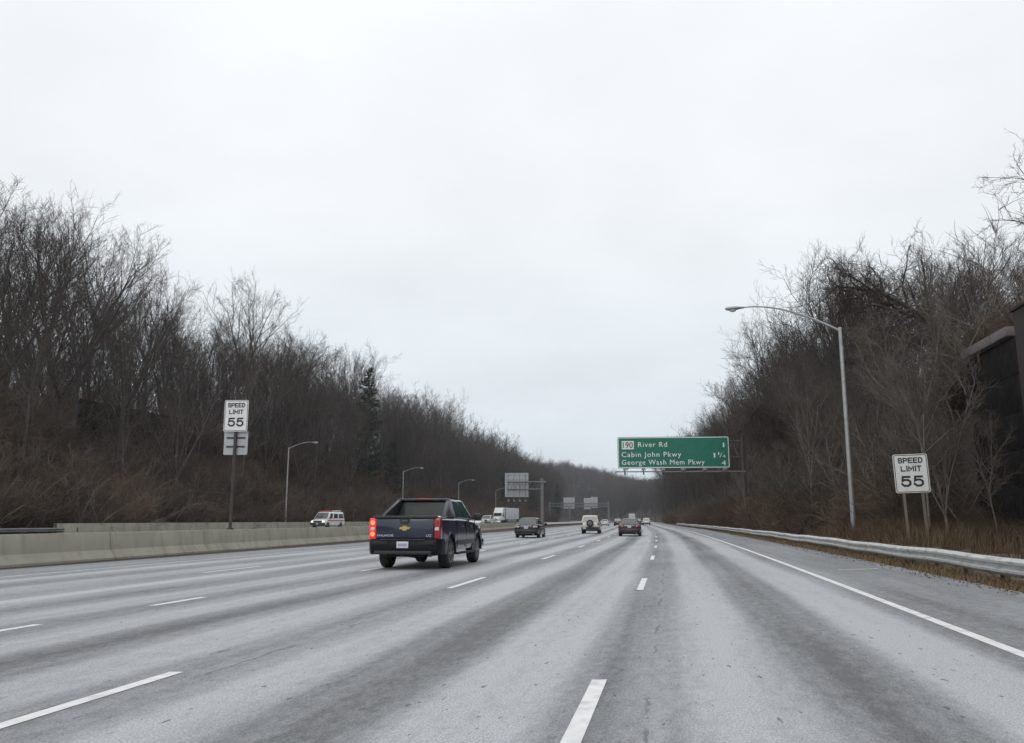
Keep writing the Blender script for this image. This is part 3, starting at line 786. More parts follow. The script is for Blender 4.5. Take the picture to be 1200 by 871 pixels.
for i in range(1500):
    y = 45 + 300 * rng.random() ** 1.5; u = -46.8 - 20 * rng.random(); x = LX(y) + u
    if in_view(x, y): pts.append((x, y, ground_z(u, y), rng.uniform(0, 6.28), rng.uniform(.6, 1.3), 6 + rng.randrange(4), rng.gauss(0, .15), rng.gauss(0, .15)))
for i in range(900):
    y = 36 + 200 * rng.random() ** 1.6; u = 12.2 + 14 * rng.random(); x = LX(y) + u
    if y < 36 and u > 13: continue
    if in_view(x, y): pts.append((x, y, ground_z(u, y), rng.uniform(0, 6.28), rng.uniform(.6, 1.3), 6 + rng.randrange(4), rng.gauss(0, .15), rng.gauss(0, .15)))
for i in range(6800):
    y = 45 + 420 * rng.random() ** 1.5; u = -46.6 - 22 * rng.random() ** 1.1; x = LX(y) + u
    if 84 < y < 114 and -63.4 < u < -57: continue
    if in_view(x, y): pts.append((x, y, ground_z(u, y), rng.uniform(0, 6.28), rng.choice((.55, .75, .9, 1.1, 1.4, 1.9)) * (.75 if u > -49 else 1), rng.randrange(6), rng.gauss(0, .15), rng.gauss(0, .15)))
for i in range(4200):
    y = 34 + 300 * rng.random() ** 1.7; u = 8.3 + 20 * rng.random() ** 1.2; x = LX(y) + u
    if y < 36.3 and u > 13.2: continue
    if y < 50 and u < 10.4: continue
    if y < 37 and rng.random() < .75: continue
    if in_view(x, y): pts.append((x, y, ground_z(u, y), rng.uniform(0, 6.28), rng.uniform(.5, 1.3), rng.randrange(6), rng.gauss(0, .18), rng.gauss(0, .18)))
for i in range(900):
    y = 33 + 14 * rng.random(); u = 15.2 + 16 * rng.random(); x = LX(y) + u
    if in_view(x, y): pts.append((x, y, ground_z(u, y), rng.uniform(0, 6.28), rng.uniform(.5, 1.1), rng.randrange(6), rng.gauss(0, .18), rng.gauss(0, .18)))
for i in range(45):
    y = 18 + 22 * rng.random(); u = rng.uniform(9.5, 13.4); pts.append((LX(y) + u, y, ground_z(u, y), rng.uniform(0, 6.28), rng.uniform(.2, .45), rng.randrange(6), rng.gauss(0, .2), rng.gauss(0, .2)))
scatter('brush', 'tangled brown winter brush covering both roadside banks', BR, pts, 'brush')

# ------------------------------------------------------------------ dry grass
def grass_mesh(name, mat, spots, h, sd):
    r_ = random.Random(sd); v, f = [], []
    for x, y, z, n in spots:
        for i in range(n):
            a = r_.uniform(0, 6.28); px, py = x + r_.gauss(0, .12), y + r_.gauss(0, .12); hh = h * r_.uniform(.4, 1.2); l_ = r_.uniform(.1, .8) * hh
            w = .005 + .004 * r_.random(); c, s = math.cos(a), math.sin(a); o = len(v)
            v += [(px - s * w, py + c * w, z - .02), (px + s * w, py - c * w, z - .02), (px + s * w * .7 + c * l_ * .35, py - c * w * .7 + s * l_ * .35, z + hh * .62),
                  (px - s * w * .7 + c * l_ * .35, py + c * w * .7 + s * l_ * .35, z + hh * .62), (px + c * l_, py + s * l_, z + hh)]
            f += [(o, o + 1, o + 2, o + 3), (o + 3, o + 2, o + 4)]
    me = bpy.data.meshes.new(name); me.from_pydata(v, [], f); me.materials.append(mat); return mkobj(name, me)
M_straw = pm('dry_straw', (.20, .145, .085), .9, var=.4, scale=1.3, spec=.2)
M_ochre = pm('ochre_grass', (.12, .085, .052), .9, var=.4, scale=1.5, spec=.2)
sp = []
for i in range(3400):
    y = 9 + 85 * rng.random() ** 1.5; u = 6.15 + abs(rng.gauss(0, .55)); sp.append((*W(u, y, ground_z(u, y) + .02), 9))
tag(grass_mesh('verge_grass', M_straw, sp, .16, 1), 'short dry straw-coloured grass under the right guardrail', 'grass', kind='stuff')
sp = []
for i in range(900):
    y = rng.gauss(34, 4); u = rng.uniform(7.3, 10.2)
    if 24 < y < 46: sp.append((*W(u, y, ground_z(u, y)), 10))
for i in range(330):
    y = rng.uniform(15, 34); u = 7.6 + 5.8 * rng.random() ** 1.6; sp.append((*W(u, y, ground_z(u, y)), 8))
tag(grass_mesh('tall_grass', M_ochre, sp, .85, 2), 'tall rust-brown dead grass behind the guardrail by the right lamp post', 'grass', kind='stuff')
# fallen leaves along the shoulder edge
lv, lf = [], []
for i in range(2600):
    y = 8 + 60 * rng.random() ** 1.4; u = 6.02 + rng.gauss(0, .18) if rng.random() < .93 else rng.uniform(5.5, 6.1)
    p = W(u, y, max(road_z(u), ground_z(u, y) + .02) + .012); a = rng.uniform(0, 6.28); s_ = rng.uniform(.015, .04); o = len(lv)
    for k in range(4):
        t = a + k * 1.5708; lv.append((p.x + math.cos(t) * s_ * (1 if k % 2 else .55), p.y + math.sin(t) * s_ * (1 if k % 2 else .55), p.z + rng.uniform(0, .03)))
    lf.append((o, o + 1, o + 2, o + 3))
me = bpy.data.meshes.new('fallen_leaves'); me.from_pydata(lv, [], lf); me.materials.append(pm('dead_leaf', (.115, .08, .05), .9, var=.5, scale=3))
tag(mkobj('fallen_leaves', me), 'dead brown leaves scattered along the right pavement edge', 'leaves', kind='stuff')
# ------------------------------------------------------------------ street lamps
M_alu = pm('lamp_aluminium', (.40, .41, .41), .5, .55, var=.15, scale=2, stretch=(1, 1, .3), dirt=((.22, .22, .21), 3, .5))
M_lens = pm('lamp_lens', (.55, .56, .55), .2, 0, var=.05)
M_steel = pm('grey_steel', (.20, .20, .20), .6, .4, var=.15, scale=2)
def lamp_meshes(H, arm, rise):
    pole = MB(); pole.tube([(0, 0, -.3), (0, 0, H * .5), (0, 0, H)], [.115, .095, .075], 12)
    pole.tube([(0, 0, 0), (0, 0, .10)], .19, 12); pole.tube([(0, 0, H), (0, 0, H + .05)], [.085, .05], 12)
    a = MB(); pts = []
    for i in range(13):
        t = i / 12; pts.append((-arm * t, 0, H - .12 + rise * (1.06 * math.sin(min(1, t * 1.08) * math.pi / 2) ** .95 if t < .93 else 1.06) - (.03 if t > .93 else 0)))
    a.tube(pts, [.052 - .02 * i / 12 for i in range(13)], 8)
    hd = MB(); ex, ez = pts[-1][0], pts[-1][2]
    loops = []
    for x, rw_, rh, dz in [(.05, .05, .04, 0), (-.12, .08, .06, 0), (-.35, .16, .09, -.02), (-.6, .17, .10, -.03), (-.78, .11, .07, -.03), (-.84, .03, .02, -.03)]:
        loops.append([(ex + x, rw_ * math.cos(k * math.pi / 6), ez + dz + rh * math.sin(k * math.pi / 6)) for k in range(12)])
    hd.loft(loops)
    ln = MB(); ln.loft([[(ex - .48 + r_ * 1.3 * math.cos(k * .5236), r_ * math.cos(k * .5236 - 1.5708), ez - .10 - d) for k in range(12)] for r_, d in ((.13, 0), (.115, .05), (.06, .085))])
    return [('pole', pole.mesh('pole', M_alu)), ('arm', a.mesh('arm', M_alu)), ('lamp_head', hd.mesh('lamp_head', M_alu)), ('lens', ln.mesh('lens', M_lens))]
LM_R = lamp_meshes(9.5, 4.25, 1.25); LM_L = lamp_meshes(10.2, 3.1, .75)
def lamp(u, y, z, rz, parts, label):
    t = thing('street_lamp', label, 'street lamp', W(u, y, z), rz, 'roadside street lamps')
    pr = {}
    for nm, me in parts: pr[nm] = mkobj(nm, me, pr['lamp_head'] if nm == 'lens' else t)
    return t
lamp(8.8, 37.5, ground_z(8.8, 37.5), hang(37), LM_R, 'tall grey street lamp with long curved arm behind the right guardrail')
zl = lambda y: ground_z(-46.2, y)
lamp(-46.2, 107, zl(107), math.pi + hang(107), LM_L, 'grey street lamp at the left slope nearest the white van')
lamp(-46.0, 160, zl(160), math.pi + hang(160), LM_L, 'grey street lamp rising behind the roof of the pickup')
lamp(-45.8, 209, zl(209), math.pi + hang(209), LM_L, 'farther grey street lamp just right of the pickup roof')
lamp(-45.8, 262, zl(262), math.pi + hang(262), LM_L, 'distant small street lamp left of the back of the square sign')

# ------------------------------------------------------------------ signs
M_white = pm('sign_white', (.74, .74, .73), .45, var=.05, scale=2, dirt=((.55, .55, .53), 3, .5))
M_black = pm('sign_black', (.02, .02, .022), .5, var=.1)
M_green = pm('sign_green', (.002, .150, .096), .42, var=.08, scale=1.2, dirt=((.006, .10, .065), 2, .5))
M_back = pm('sign_back_aluminium', (.40, .41, .42), .5, .5, var=.12, scale=1.5)
M_lett = pm('sign_lettering', (.80, .81, .80), .4, var=.04)
M_brown = pm('dark_post', (.055, .047, .042), .8, var=.25, scale=4)
M_treated = pm('treated_post', (.17, .145, .115), .85, var=.25, scale=5, stretch=(1, 1, .2))
def rrect(w, h, r, cx=0, cz=0, n=4):
    out = []
    for sx, sz, a0 in ((1, 1, 0), (-1, 1, 90), (-1, -1, 180), (1, -1, 270)):
        for k in range(n + 1):
            a = R(a0 + 90 * k / n); out.append((cx + sx * (w / 2 - r) + r * math.cos(a), cz + sz * (h / 2 - r) + r * math.sin(a)))
    return out
def plate(w, h, r, y0, t, cx=0, cz=0):
    m = MB(); p = rrect(w, h, r, cx, cz); m.loft([[(x, y0, z) for x, z in p], [(x, y0 + t, z) for x, z in p]]); return m
def frame(w, h, r, b_, y0, t, cx=0, cz=0):
    m = MB(); o = rrect(w, h, r, cx, cz); i = rrect(w - 2 * b_, h - 2 * b_, max(.005, r - b_), cx, cz); n = len(o)
    v = [(x, y0, z) for x, z in o] + [(x, y0, z) for x, z in i] + [(x, y0 + t, z) for x, z in o] + [(x, y0 + t, z) for x, z in i]; f = []
    for k in range(n):
        q = (k + 1) % n
        f += [(k, q, n + q, n + k), (2 * n + k, 3 * n + k, 3 * n + q, 2 * n + q), (k, 2 * n + k, 2 * n + q, q), (n + k, n + q, 3 * n + q, 3 * n + k)]
    m.add(v, f); return m
def legend(txt, size, x, z, y, mat, parent, align='LEFT', bold=0, spacing=1.0, sx=1.0, name='legend'):
    o = mkobj(name, text_mesh(txt, size, mat, align, bold, spacing, sx), parent); o.location = (x, y, z); return o
def centred(o, cx, width=None):
    xs = [v.co.x for v in o.data.vertices]; a, b_ = min(xs), max(xs)
    if width: k = width / (b_ - a); o.data.transform(Matrix.Diagonal((k, 1, 1, 1))); a *= k; b_ *= k
    o.location.x = cx - (a + b_) / 2
STROKES = {'S': [[(1, .80), (.82, 1), (.18, 1), (0, .84), (0, .64), (.18, .52), (.82, .48), (1, .36), (1, .16), (.82, 0), (.18, 0), (0, .2)]],
           'P': [[(0, 0), (0, 1)], [(0, 1), (.78, 1), (1, .86), (1, .58), (.78, .44), (0, .44)]], 'E': [[(0, 0), (0, 1)], [(0, 1), (.95, 1)], [(0, .52), (.8, .52)], [(0, 0), (.95, 0)]],
           'D': [[(0, 0), (0, 1)], [(0, 1), (.66, 1), (1, .74), (1, .26), (.66, 0), (0, 0)]], 'L': [[(0, 1), (0, 0), (.95, 0)]], 'I': [[(0, 0), (0, 1)]],
           'M': [[(0, 0), (0, 1), (.5, .30), (1, 1), (1, 0)]], 'T': [[(0, 1), (1, 1)], [(.5, 1), (.5, 0)]],
           '5': [[(.94, 1), (.14, 1), (.06, .54), (.28, .66), (.72, .66), (1, .48), (1, .18), (.74, 0), (.26, 0), (0, .2)]]}
WID = {'I': 0.0, 'M': 1.25, 'T': .9}
def stroke_text(txt, cap, width, th, cx, z0, y, mat, parent, lw=.62):
    """road-sign lettering drawn as flat mitred strokes, centred on cx"""
    adv = [WID.get(c, 1.0) for c in txt]; gap = .52; tot = sum(adv) + gap * (len(txt) - 1); k = (width - th) / tot; x = cx - (width - th) / 2
    m = MB(); n_ = 0; hc = cap - th
    for c, a in zip(txt, adv):
        for line in STROKES[c]:
            P2 = [Vector((x + px_ * a * k, z0 + th / 2 + pz * hc)) for px_, pz in line]; L_, R_ = [], []
            for i, p in enumerate(P2):
                d0 = (p - P2[i - 1]).normalized() if i else (P2[1] - p).normalized(); d1 = (P2[i + 1] - p).normalized() if i < len(P2) - 1 else d0
                b_ = Vector((-(d0.y + d1.y), d0.x + d1.x)).normalized(); cs = max(.5, b_.dot(Vector((-d0.y, d0.x)))); w2 = th / 2 / cs
                e_ = (-d0 if i == 0 else (d1 if i == len(P2) - 1 else Vector((0, 0)))) * th / 2
                L_.append(p + b_ * w2 + e_); R_.append(p - b_ * w2 + e_)
            yy = y - .0004 * (n_ % 5); n_ += 1
            vs_ = [(q.x, yy, q.y) for q in L_] + [(q.x, yy, q.y) for q in R_]; nn = len(P2)
            m.add(vs_, [(i, i + 1, nn + i + 1, nn + i) for i in range(nn - 1)])
        x += (a + gap) * k
    return m.build('legend', mat, parent, 0)
def speed_face(parent, w, h, cz, y0):
    p = plate(w, h, w * .06, y0, .012, 0, cz).build('sign_panel', M_white, parent)
    frame(w * .955, h * .963, w * .05, w * .02, y0 - .004, .003, 0, cz).build('border', M_black, p)
    stroke_text('SPEED', h * .145, w * .72, h * .031, 0, cz + .265 * h, y0 - .005, M_black, p)
    stroke_text('LIMIT', h * .145, w * .60, h * .031, 0, cz + .052 * h, y0 - .005, M_black, p)
    stroke_text('55', h * .285, w * .66, h * .054, 0, cz - .345 * h, y0 - .005, M_black, p)
# right-hand sign on two posts
t = thing('speed_limit_sign', 'white SPEED LIMIT 55 sign on two posts behind the right guardrail', 'road sign', W(8.8, 28, ground_z(8.8, 28)), hang(28) - .05, 'speed limit signs')
t.rotation_euler[1] = R(-1.5)
zb = ground_z(8.8, 28)
w_, h_ = 1.07, 1.28; cz = 2.83 - zb
speed_face(t, w_, h_, cz, -.012)
for x in (-.29, .29): MB().box(x - .04, x + .04, .004, .075, -.4, cz + h_ / 2 - .05).build('post', M_treated, t, 0)
# left-hand sign on the barrier, with the backs of two others under it
uu = barrier_u(37.0)
t = thing('speed_limit_sign', 'white SPEED LIMIT 55 sign on a dark post above the left median barrier', 'road sign', W(uu, 37.0, .9), hang(37.0) + .12, 'speed limit signs')
w_, h_ = 1.08, 1.40; cz = 5.86 - .9
speed_face(t, w_, h_, cz, -.08)
bk = plate(1.08, 1.06, .05, .075, .012, 0.0, cz - h_ / 2 - .49).build('sign_back', M_back, t)
for dz in (-.17, .22): MB().box(-.42, .42, .045, .075, cz - h_ / 2 - .49 + dz - .035, cz - h_ / 2 - .49 + dz + .035).build('bracket', M_brown, t, 0)
MB().box(-.055, .055, -.06, .044, 0, cz + h_ / 2 - .1).build('post', M_brown, t, 0)
MB().box(-.12, .12, -.10, .10, 0, .05).build('base_plate', M_brown, t, 0)

# ---- green overhead guide sign on its cantilever
YS = 79.0
g = thing('guide_sign', 'green overhead sign reading River Rd on a cantilever above the right lane', 'road sign', W(8.3, YS - 1.6, ground_z(8.3, YS)), hang(YS) * .6)
gz = -g.location.z
sw, sh = 10.2, 2.9; xc = -6.40 ; zc = gz + 7.46
def gpart(mbx, nm, mat, par=None, sm=35): return mbx.build(nm, mat, par or g, sm)
pan = gpart(plate(sw, sh, .16, -.55, .06, xc, zc), 'sign_panel', M_green)
gpart(frame(sw - .08, sh - .08, .14, .065, -.556, .004, xc, zc), 'border', M_lett, pan)
for k in range(1, 5):
    gpart(MB().box(xc - sw / 2 + .2, xc + sw / 2 - .2, -.552, -.549, zc - sh / 2 + k * sh / 5 - .004, zc - sh / 2 + k * sh / 5 + .004), 'panel_seam', pm('sign_seam', (.004, .10, .06), .5), pan, 0)
xl = xc - sw / 2
rm = gpart(plate(1.12, .78, .05, -.562, .008, xl + .95, zc + .70), 'route_shield', M_white, pan)
o = legend('190', .78, 0, zc + .44, -.568, M_black, rm, bold=.006, spacing=1.0); centred(o, xl + .95, .93)
for txt, x, z, wd, nm in (('River Rd', xl + 1.90, zc + .52, 2.66, 'legend'), ('Cabin John Pkwy', xl + .37, zc - .40, 5.45, 'legend'), ('George Wash Mem Pkwy', xl + .37, zc - 1.12, 7.55, 'legend')):
    o = legend(txt, .66, x, z, -.56, M_lett, pan, bold=0, spacing=1.15); centred(o, x + wd / 2, wd)
for txt, x, z, wd in (('1', xc + sw / 2 - .50, zc + .44, .12), ('1', xc + sw / 2 - 1.36, zc - .50, .14), ('1', xc + sw / 2 - .98, zc - .26, .09), ('/', xc + sw / 2 - .78, zc - .48, .26), ('4', xc + sw / 2 - .50, zc - .50, .24), ('4', xc + sw / 2 - .55, zc - 1.20, .38)):
    sz = .62 if txt in '1' and z < zc - .4 or z > zc or z < zc - 1 else (.36 if txt != '/' else .6)
    o = legend(txt, sz, x, z, -.56, M_lett, pan); centred(o, x, wd)
top = gz + 8.6
gpart(MB().tube([(0, 0, -.3), (0, 0, top + .35)], [.24, .17], 14).tube([(0, 0, 0), (0, 0, .2)], .36, 14), 'pole', pm('weathered_steel', (.085, .078, .07), .75, .2, var=.2))
for z in (gz + 7.0, gz + 8.5): gpart(MB().tube([(0, 0, z), (xc - sw / 2 + 1.0, 0, z)], .075, 8), 'chord', MATS['weathered_steel'])
for k in range(9):
    x0 = -1.1 * k - .4; gpart(MB().tube([(x0, 0, gz + 7.0), (x0 - .55, 0, gz + 8.5), (x0 - 1.1, 0, gz + 7.0)], .04, 6), 'web_bar', M_steel)
for x in (xl + .9, xl + 3.4, xl + 6.2, xl + 9.2):
    gpart(MB().box(x - .05, x + .05, -.485, -.1, zc - sh / 2 - .1, zc + sh / 2 - .15), 'hanger', M_steel, None, 0)
gpart(MB().box(xl - .25, .0, -1.25, -1.17, zc - sh / 2 - .40, zc - sh / 2 - .30), 'light_rail', M_steel, None, 0)
for x in (xl + .6, xl + 2.3, xl + 4.05, xl + 5.85, xl + 7.8, xl + 9.6):
    f = gpart(MB().box(x - .04, x + .04, -1.30, -.3, zc - sh / 2 - .30, zc - sh / 2 - .22), 'light_arm', M_steel, None, 0)
    gpart(MB().loft([[(x - .22, -1.45, zc - sh / 2 - .22), (x + .22, -1.45, zc - sh / 2 - .22), (x + .22, -1.12, zc - sh / 2 - .22), (x - .22, -1.12, zc - sh / 2 - .22)],
                     [(x - .13, -1.38, zc - sh / 2 - .06), (x + .13, -1.38, zc - sh / 2 - .06), (x + .13, -1.2, zc - sh / 2 - .06), (x - .13, -1.2, zc - sh / 2 - .06)]]), 'sign_light', M_steel, f, 0)
    gpart(MB().box(x - .06, x + .06, -1.28, -1.16, zc - sh / 2 - .62, zc - sh / 2 - .405), 'ballast', M_brown, f, 0)

# ---- square sign seen from behind on a cantilever over the opposite road
YG = 182.0
ub = barrier_u(YG)
g = thing('cantilever_sign', 'back of a square grey overhead sign on a cantilever over the opposite lanes', 'road sign', W(ub + .9, YG, .25), hang(YG) * .5, 'overhead signs seen from behind')
g.location.x = 35.5 / 995 * YG
gpart(MB().tube([(0, 0, -.3), (0, 0, 9.9)], [.42, .34], 14).tube([(0, 0, 0), (0, 0, .25)], .6, 14), 'pole', M_steel)
gpart(MB().box(-.75, .75, -.5, .5, 9.0, 9.35), 'pole_cap', M_steel, None, 0)
for z in (7.6, 9.2):
    for y_ in (-.35, .35): gpart(MB().tube([(.3, y_, z), (-7.6, y_, z)], .10, 8), 'chord', M_steel)
for k in range(8):
    x0 = -.2 - k * .92
    gpart(MB().tube([(x0, -.35, 7.6), (x0 - .46, -.35, 9.2), (x0 - .92, -.35, 7.6)], .05, 6), 'web_bar', M_steel)
for k in range(4): gpart(plate(1.26, 5.15, .02, .6, .05, -7.45 + k * 1.28, 8.55), 'panel', M_back)
for z in (6.4, 7.5, 8.55, 9.6, 10.7): gpart(MB().box(-8.05, -3.0, .545, .595, z - .04, z + .04), 'stiffener', M_steel, None, 0)
for x in (-7.4, -6.15, -4.9, -3.65):
    gpart(MB().box(x - .05, x + .05, .36, .54, 5.5, 11.0), 'hanger', M_steel, None, 0)
    gpart(MB().box(x - .05, x + .05, .4, 1.7, 5.42, 5.49), 'light_arm', M_steel, None, 0)
    gpart(MB().tube([(x - .2, 1.6, 5.2), (x + .2, 1.6, 5.2)], [.17, .17], 8), 'sign_light', M_alu)

# ---- twin-sign gantry far ahead, also seen from behind
YG = 430.0
xr = 113.5 / 995 * YG; xlft = 44 / 995 * YG
g = thing('sign_gantry', 'distant gantry with two grey sign backs across the opposite lanes', 'road sign', (xr, YG, .2), 0, 'overhead signs seen from behind')
S_ = xr - xlft
for x in (0, -S_): gpart(MB().tube([(x, 0, -.3), (x, 0, 10.2)], [.5, .4], 10), 'pole', M_steel)
for z in (7.9, 9.5): gpart(MB().tube([(0, 0, z), (-S_, 0, z)], .16, 8), 'chord', M_steel)
for k in range(14):
    x0 = -k * S_ / 14; gpart(MB().tube([(x0, 0, 7.9), (x0 - S_ / 28, 0, 9.5), (x0 - S_ / 14, 0, 7.9)], .09, 5), 'web_bar', M_steel)
for cx, wd, n, zt in ((-20.0, 5.6, 3, 12.4), (-9.0, 7.0, 4, 12.1)):
    for k in range(n): gpart(plate(wd / n - .03, 5.6, .02, .4, .05, cx - wd / 2 + (k + .5) * wd / n, zt - 2.8 + (.6 if k >= 2 and n == 4 else 0)), 'panel', M_back)
for x in (-20, -9): gpart(MB().tube([(x, .2, .0), (x, .2, 8)], .22, 8), 'support_post', M_steel)
# ------------------------------------------------------------------ vehicles (local +Y forward, origin on the ground under the middle)
def paint(name, col, rough=.32, dust=.35): return pm('paint_' + name, col, rough, 0, var=.06, scale=1.5, coat=.7 if max(col) > .03 else .25, spec=.5 if max(col) > .03 else .35, dirt=((.16, .155, .15), 1.3, dust))
M_tyre = pm('tyre_rubber', (.022, .022, .022), .85, var=.2, scale=6)
M_rim = pm('alloy_rim', (.42, .42, .42), .4, .7, var=.15, scale=8, dirt=((.10, .09, .08), 4, .6))
M_rim_d = pm('steel_rim', (.16, .16, .16), .5, .6, var=.2, scale=8)
M_glass = pm('tinted_glass', (.022, .036, .033), .04, 0, var=.05, spec=1.0)
M_glass.node_tree.nodes['Principled BSDF'].inputs['IOR'].default_value = 1.65
M_glass_g = pm('green_tinted_glass', (.012, .060, .048), .05, 0, var=.1, spec=.9)
M_glass_r = pm('rear_privacy_glass', (.055, .056, .056), .08, 0, var=.15, spec=.35)
M_chrome = pm('chrome', (.62, .62, .62), .18, .95, var=.04)
M_plast = pm('black_plastic', (.022, .022, .024), .55, 0, var=.15, scale=5)
M_plast_g = pm('grey_plastic', (.075, .077, .08), .55, 0, var=.15, scale=5)
M_under = pm('underbody', (.012, .012, .012), .9, var=.2)
M_tail = pm('tail_lamp_red', (.28, .012, .014), .15, var=.1, coat=.6)
M_tail_lit = pm('tail_lamp_lit', (.5, .02, .02), .2, var=.05, emit=((1, .03, .02), .55))
M_tail_bulb = pm('tail_lamp_bulb', (.8, .2, .1), .2, var=.05, emit=((1, .13, .06), 2.2))
M_clear = pm('clear_lamp', (.62, .63, .63), .12, var=.05, coat=.6)
M_lit = pm('headlamp_lit', (.8, .8, .78), .15, var=.03, emit=((1, .97, .9), 1.5))
M_plate = pm('number_plate', (.60, .63, .68), .45, var=.06, scale=12)
M_platetxt = pm('plate_marks', (.28, .30, .38), .6)
M_gold = pm('gold_badge', (.55, .43, .14), .35, .5, var=.05)

def vbox(name, par, x0, x1, y0, y1, z0, z1, mat, bev=.02):
    m = MB().box(x0, x1, y0, y1, z0, z1).mesh(name, mat, 0)
    if bev: bevel(m, bev)
    return mkobj(name, m, par)
def sec(y, zb, zt, w, k=1.0):
    h = zt - zb
    half = [(w * .80, zb), (w * .95, zb + .05), (w, zb + .36 * h), (w * .995, zb + .62 * h), (w * .97, zt - .075 * k), (w * .905, zt - .012), (w * .5, zt + .012)]
    return [(x, y, z) for x, z in half] + [(0, y, zt + .018)] + [(-x, y, z) for x, z in reversed(half)] + [(0, y, zb)]
def shell(stations, arches, mat, name='body'):
    m = MB(); m.loft([sec(*s) for s in stations]); me = m.mesh(name, mat, 0)
    ob = bpy.data.objects.new(name, me); C.objects.link(ob)
    cut = MB()
    for y, z, r in arches: cut.lathe_x([(-1.6, r), (1.6, r)], 0, y, z, 28)
    cm = cut.mesh('cut', mat, 0); co = bpy.data.objects.new('cut', cm); C.objects.link(co)
    md = ob.modifiers.new('arch', 'BOOLEAN'); md.operation = 'DIFFERENCE'; md.object = co; md.solver = 'EXACT'
    dg = bpy.context.evaluated_depsgraph_get(); out = bpy.data.meshes.new_from_object(ob.evaluated_get(dg))
    bpy.data.objects.remove(ob); bpy.data.objects.remove(co)
    if len(out.polygons) < 20: out = me
    out.shade_smooth(); out.set_sharp_from_angle(angle=R(38)); out.materials.clear(); out.materials.append(mat); out.name = name
    return out
_wheel = {}
def wheel(par, x, y, r, w, rim, spokes=5):
    key = (r, w, rim.name, spokes)
    if key not in _wheel:
        ty = MB().lathe_x([(-w / 2, r * .60), (-w / 2, r * .90), (-w * .40, r * .985), (-w * .2, r), (w * .2, r), (w * .40, r * .985), (w / 2, r * .90), (w / 2, r * .60)], n=28).mesh('wheel', M_tyre, 40)
        rm = MB(); rr = r * .66
        for s in (-1, 1):
            rm.lathe_x([(s * w * .30, rr * .97), (s * w * .49, rr * .99), (s * w * .52, rr * .93), (s * w * .44, rr * .86), (s * w * .36, rr * .84)], n=24)
            rm.lathe_x([(s * w * .36, rr * .25), (s * w * .50, rr * .24), (s * w * .53, rr * .15), (s * w * .53, .005)], n=12)
            for k in range(spokes):
                a = 6.2832 * k / spokes; c_, s_ = math.cos(a), math.sin(a); hw = rr * .13
                p = [(s * w * .40, rr * .18 * c_ - hw * s_, rr * .18 * s_ + hw * c_), (s * w * .40, rr * .9 * c_ - hw * 1.3 * s_, rr * .9 * s_ + hw * 1.3 * c_),
                     (s * w * .40, rr * .9 * c_ + hw * 1.3 * s_, rr * .9 * s_ - hw * 1.3 * c_), (s * w * .40, rr * .18 * c_ + hw * s_, rr * .18 * s_ - hw * c_)]
                rm.prism(p, (s * w * .10, 0, 0))
            rm.lathe_x([(s * w * .20, rr * .95), (s * w * .24, .004)], n=20)
        rmm = rm.mesh('rim', rim, 30)
        _wheel[key] = (ty, rmm)
    t_, r_ = _wheel[key]
    o = mkobj('wheel', t_, par); o.location = (x, y, r); k = mkobj('rim', r_, o); return o
def pane(name, par, q, mar, mat, off=.004, th=.008, rad=.05):
    """glass set on a four-cornered face q = bl, br, tr, tl (seen from outside); margins l, r, b, t in metres"""
    bl, br, tr, tl = [Vector(p) for p in q]; nrm = (br - bl).cross(tl - bl).normalized()
    wb = (br - bl).length; hh = ((tl - bl).length + (tr - br).length) / 2
    l0, r0, b0, t0 = mar[0] / wb, 1 - mar[1] / wb, mar[2] / hh, 1 - mar[3] / hh
    P_ = lambda s, t: (bl * (1 - s) + br * s) * (1 - t) + (tl * (1 - s) + tr * s) * t
    ru, rv = rad / wb, rad / hh; loop = []
    for cs, ct, a0 in ((r0 - ru, t0 - rv, 0), (l0 + ru, t0 - rv, 90), (l0 + ru, b0 + rv, 180), (r0 - ru, b0 + rv, 270)):
        for k in range(4):
            a = R(a0 + 30 * k); loop.append(P_(cs + ru * math.cos(a), ct + rv * math.sin(a)))
    m = MB().loft([[p + nrm * (off - th) for p in loop], [p + nrm * off for p in loop]]); return m.build(name, mat, par, 30)
def cabin(par, yb0, yt0, yt1, yb1, wb, wt, zb, zt, mat, glass, splits, rear_m=(.10, .10, .05, .08), front_m=(.08, .08, .04, .06), side_glass=None, side_m=(.05, .07), roof_crown=.03, rear_glass=None, name='cabin', bev=.07, rear=True):
    lo = [(-wb, yb0, zb), (wb, yb0, zb), (wb, yb1, zb), (-wb, yb1, zb)]; hi = [(-wt, yt0, zt), (wt, yt0, zt), (wt, yt1, zt), (-wt, yt1, zt)]
    mid = [(x * .6, y * 1.0 + (.25 if y == yt0 else -.25), zt + roof_crown) for x, y, z in hi]
    o = mkobj(name, bevel(MB().loft([lo, hi, mid]).mesh(name, mat, 0), bev, 3, 12), par)
    if rear: pane('rear_window', par, (lo[0], lo[1], hi[1], hi[0]), rear_m, rear_glass or glass)
    pane('windshield', par, (lo[2], lo[3], hi[3], hi[2]), front_m, glass)
    for s in (-1, 1):
        a0, a1 = Vector((s * wb, yb0, zb)), Vector((s * wb, yb1, zb)); c0, c1 = Vector((s * wt, yt0, zt)), Vector((s * wt, yt1, zt))
        for f0, f1 in splits:
            q0, q1, q2, q3 = a0.lerp(a1, f0), a0.lerp(a1, f1), c0.lerp(c1, f1), c0.lerp(c1, f0)
            q = (q0, q1, q2, q3) if s > 0 else (q1, q0, q3, q2)
            pane('side_window', par, q, (.045, .045, side_m[0], side_m[1]), side_glass or glass)
    return o
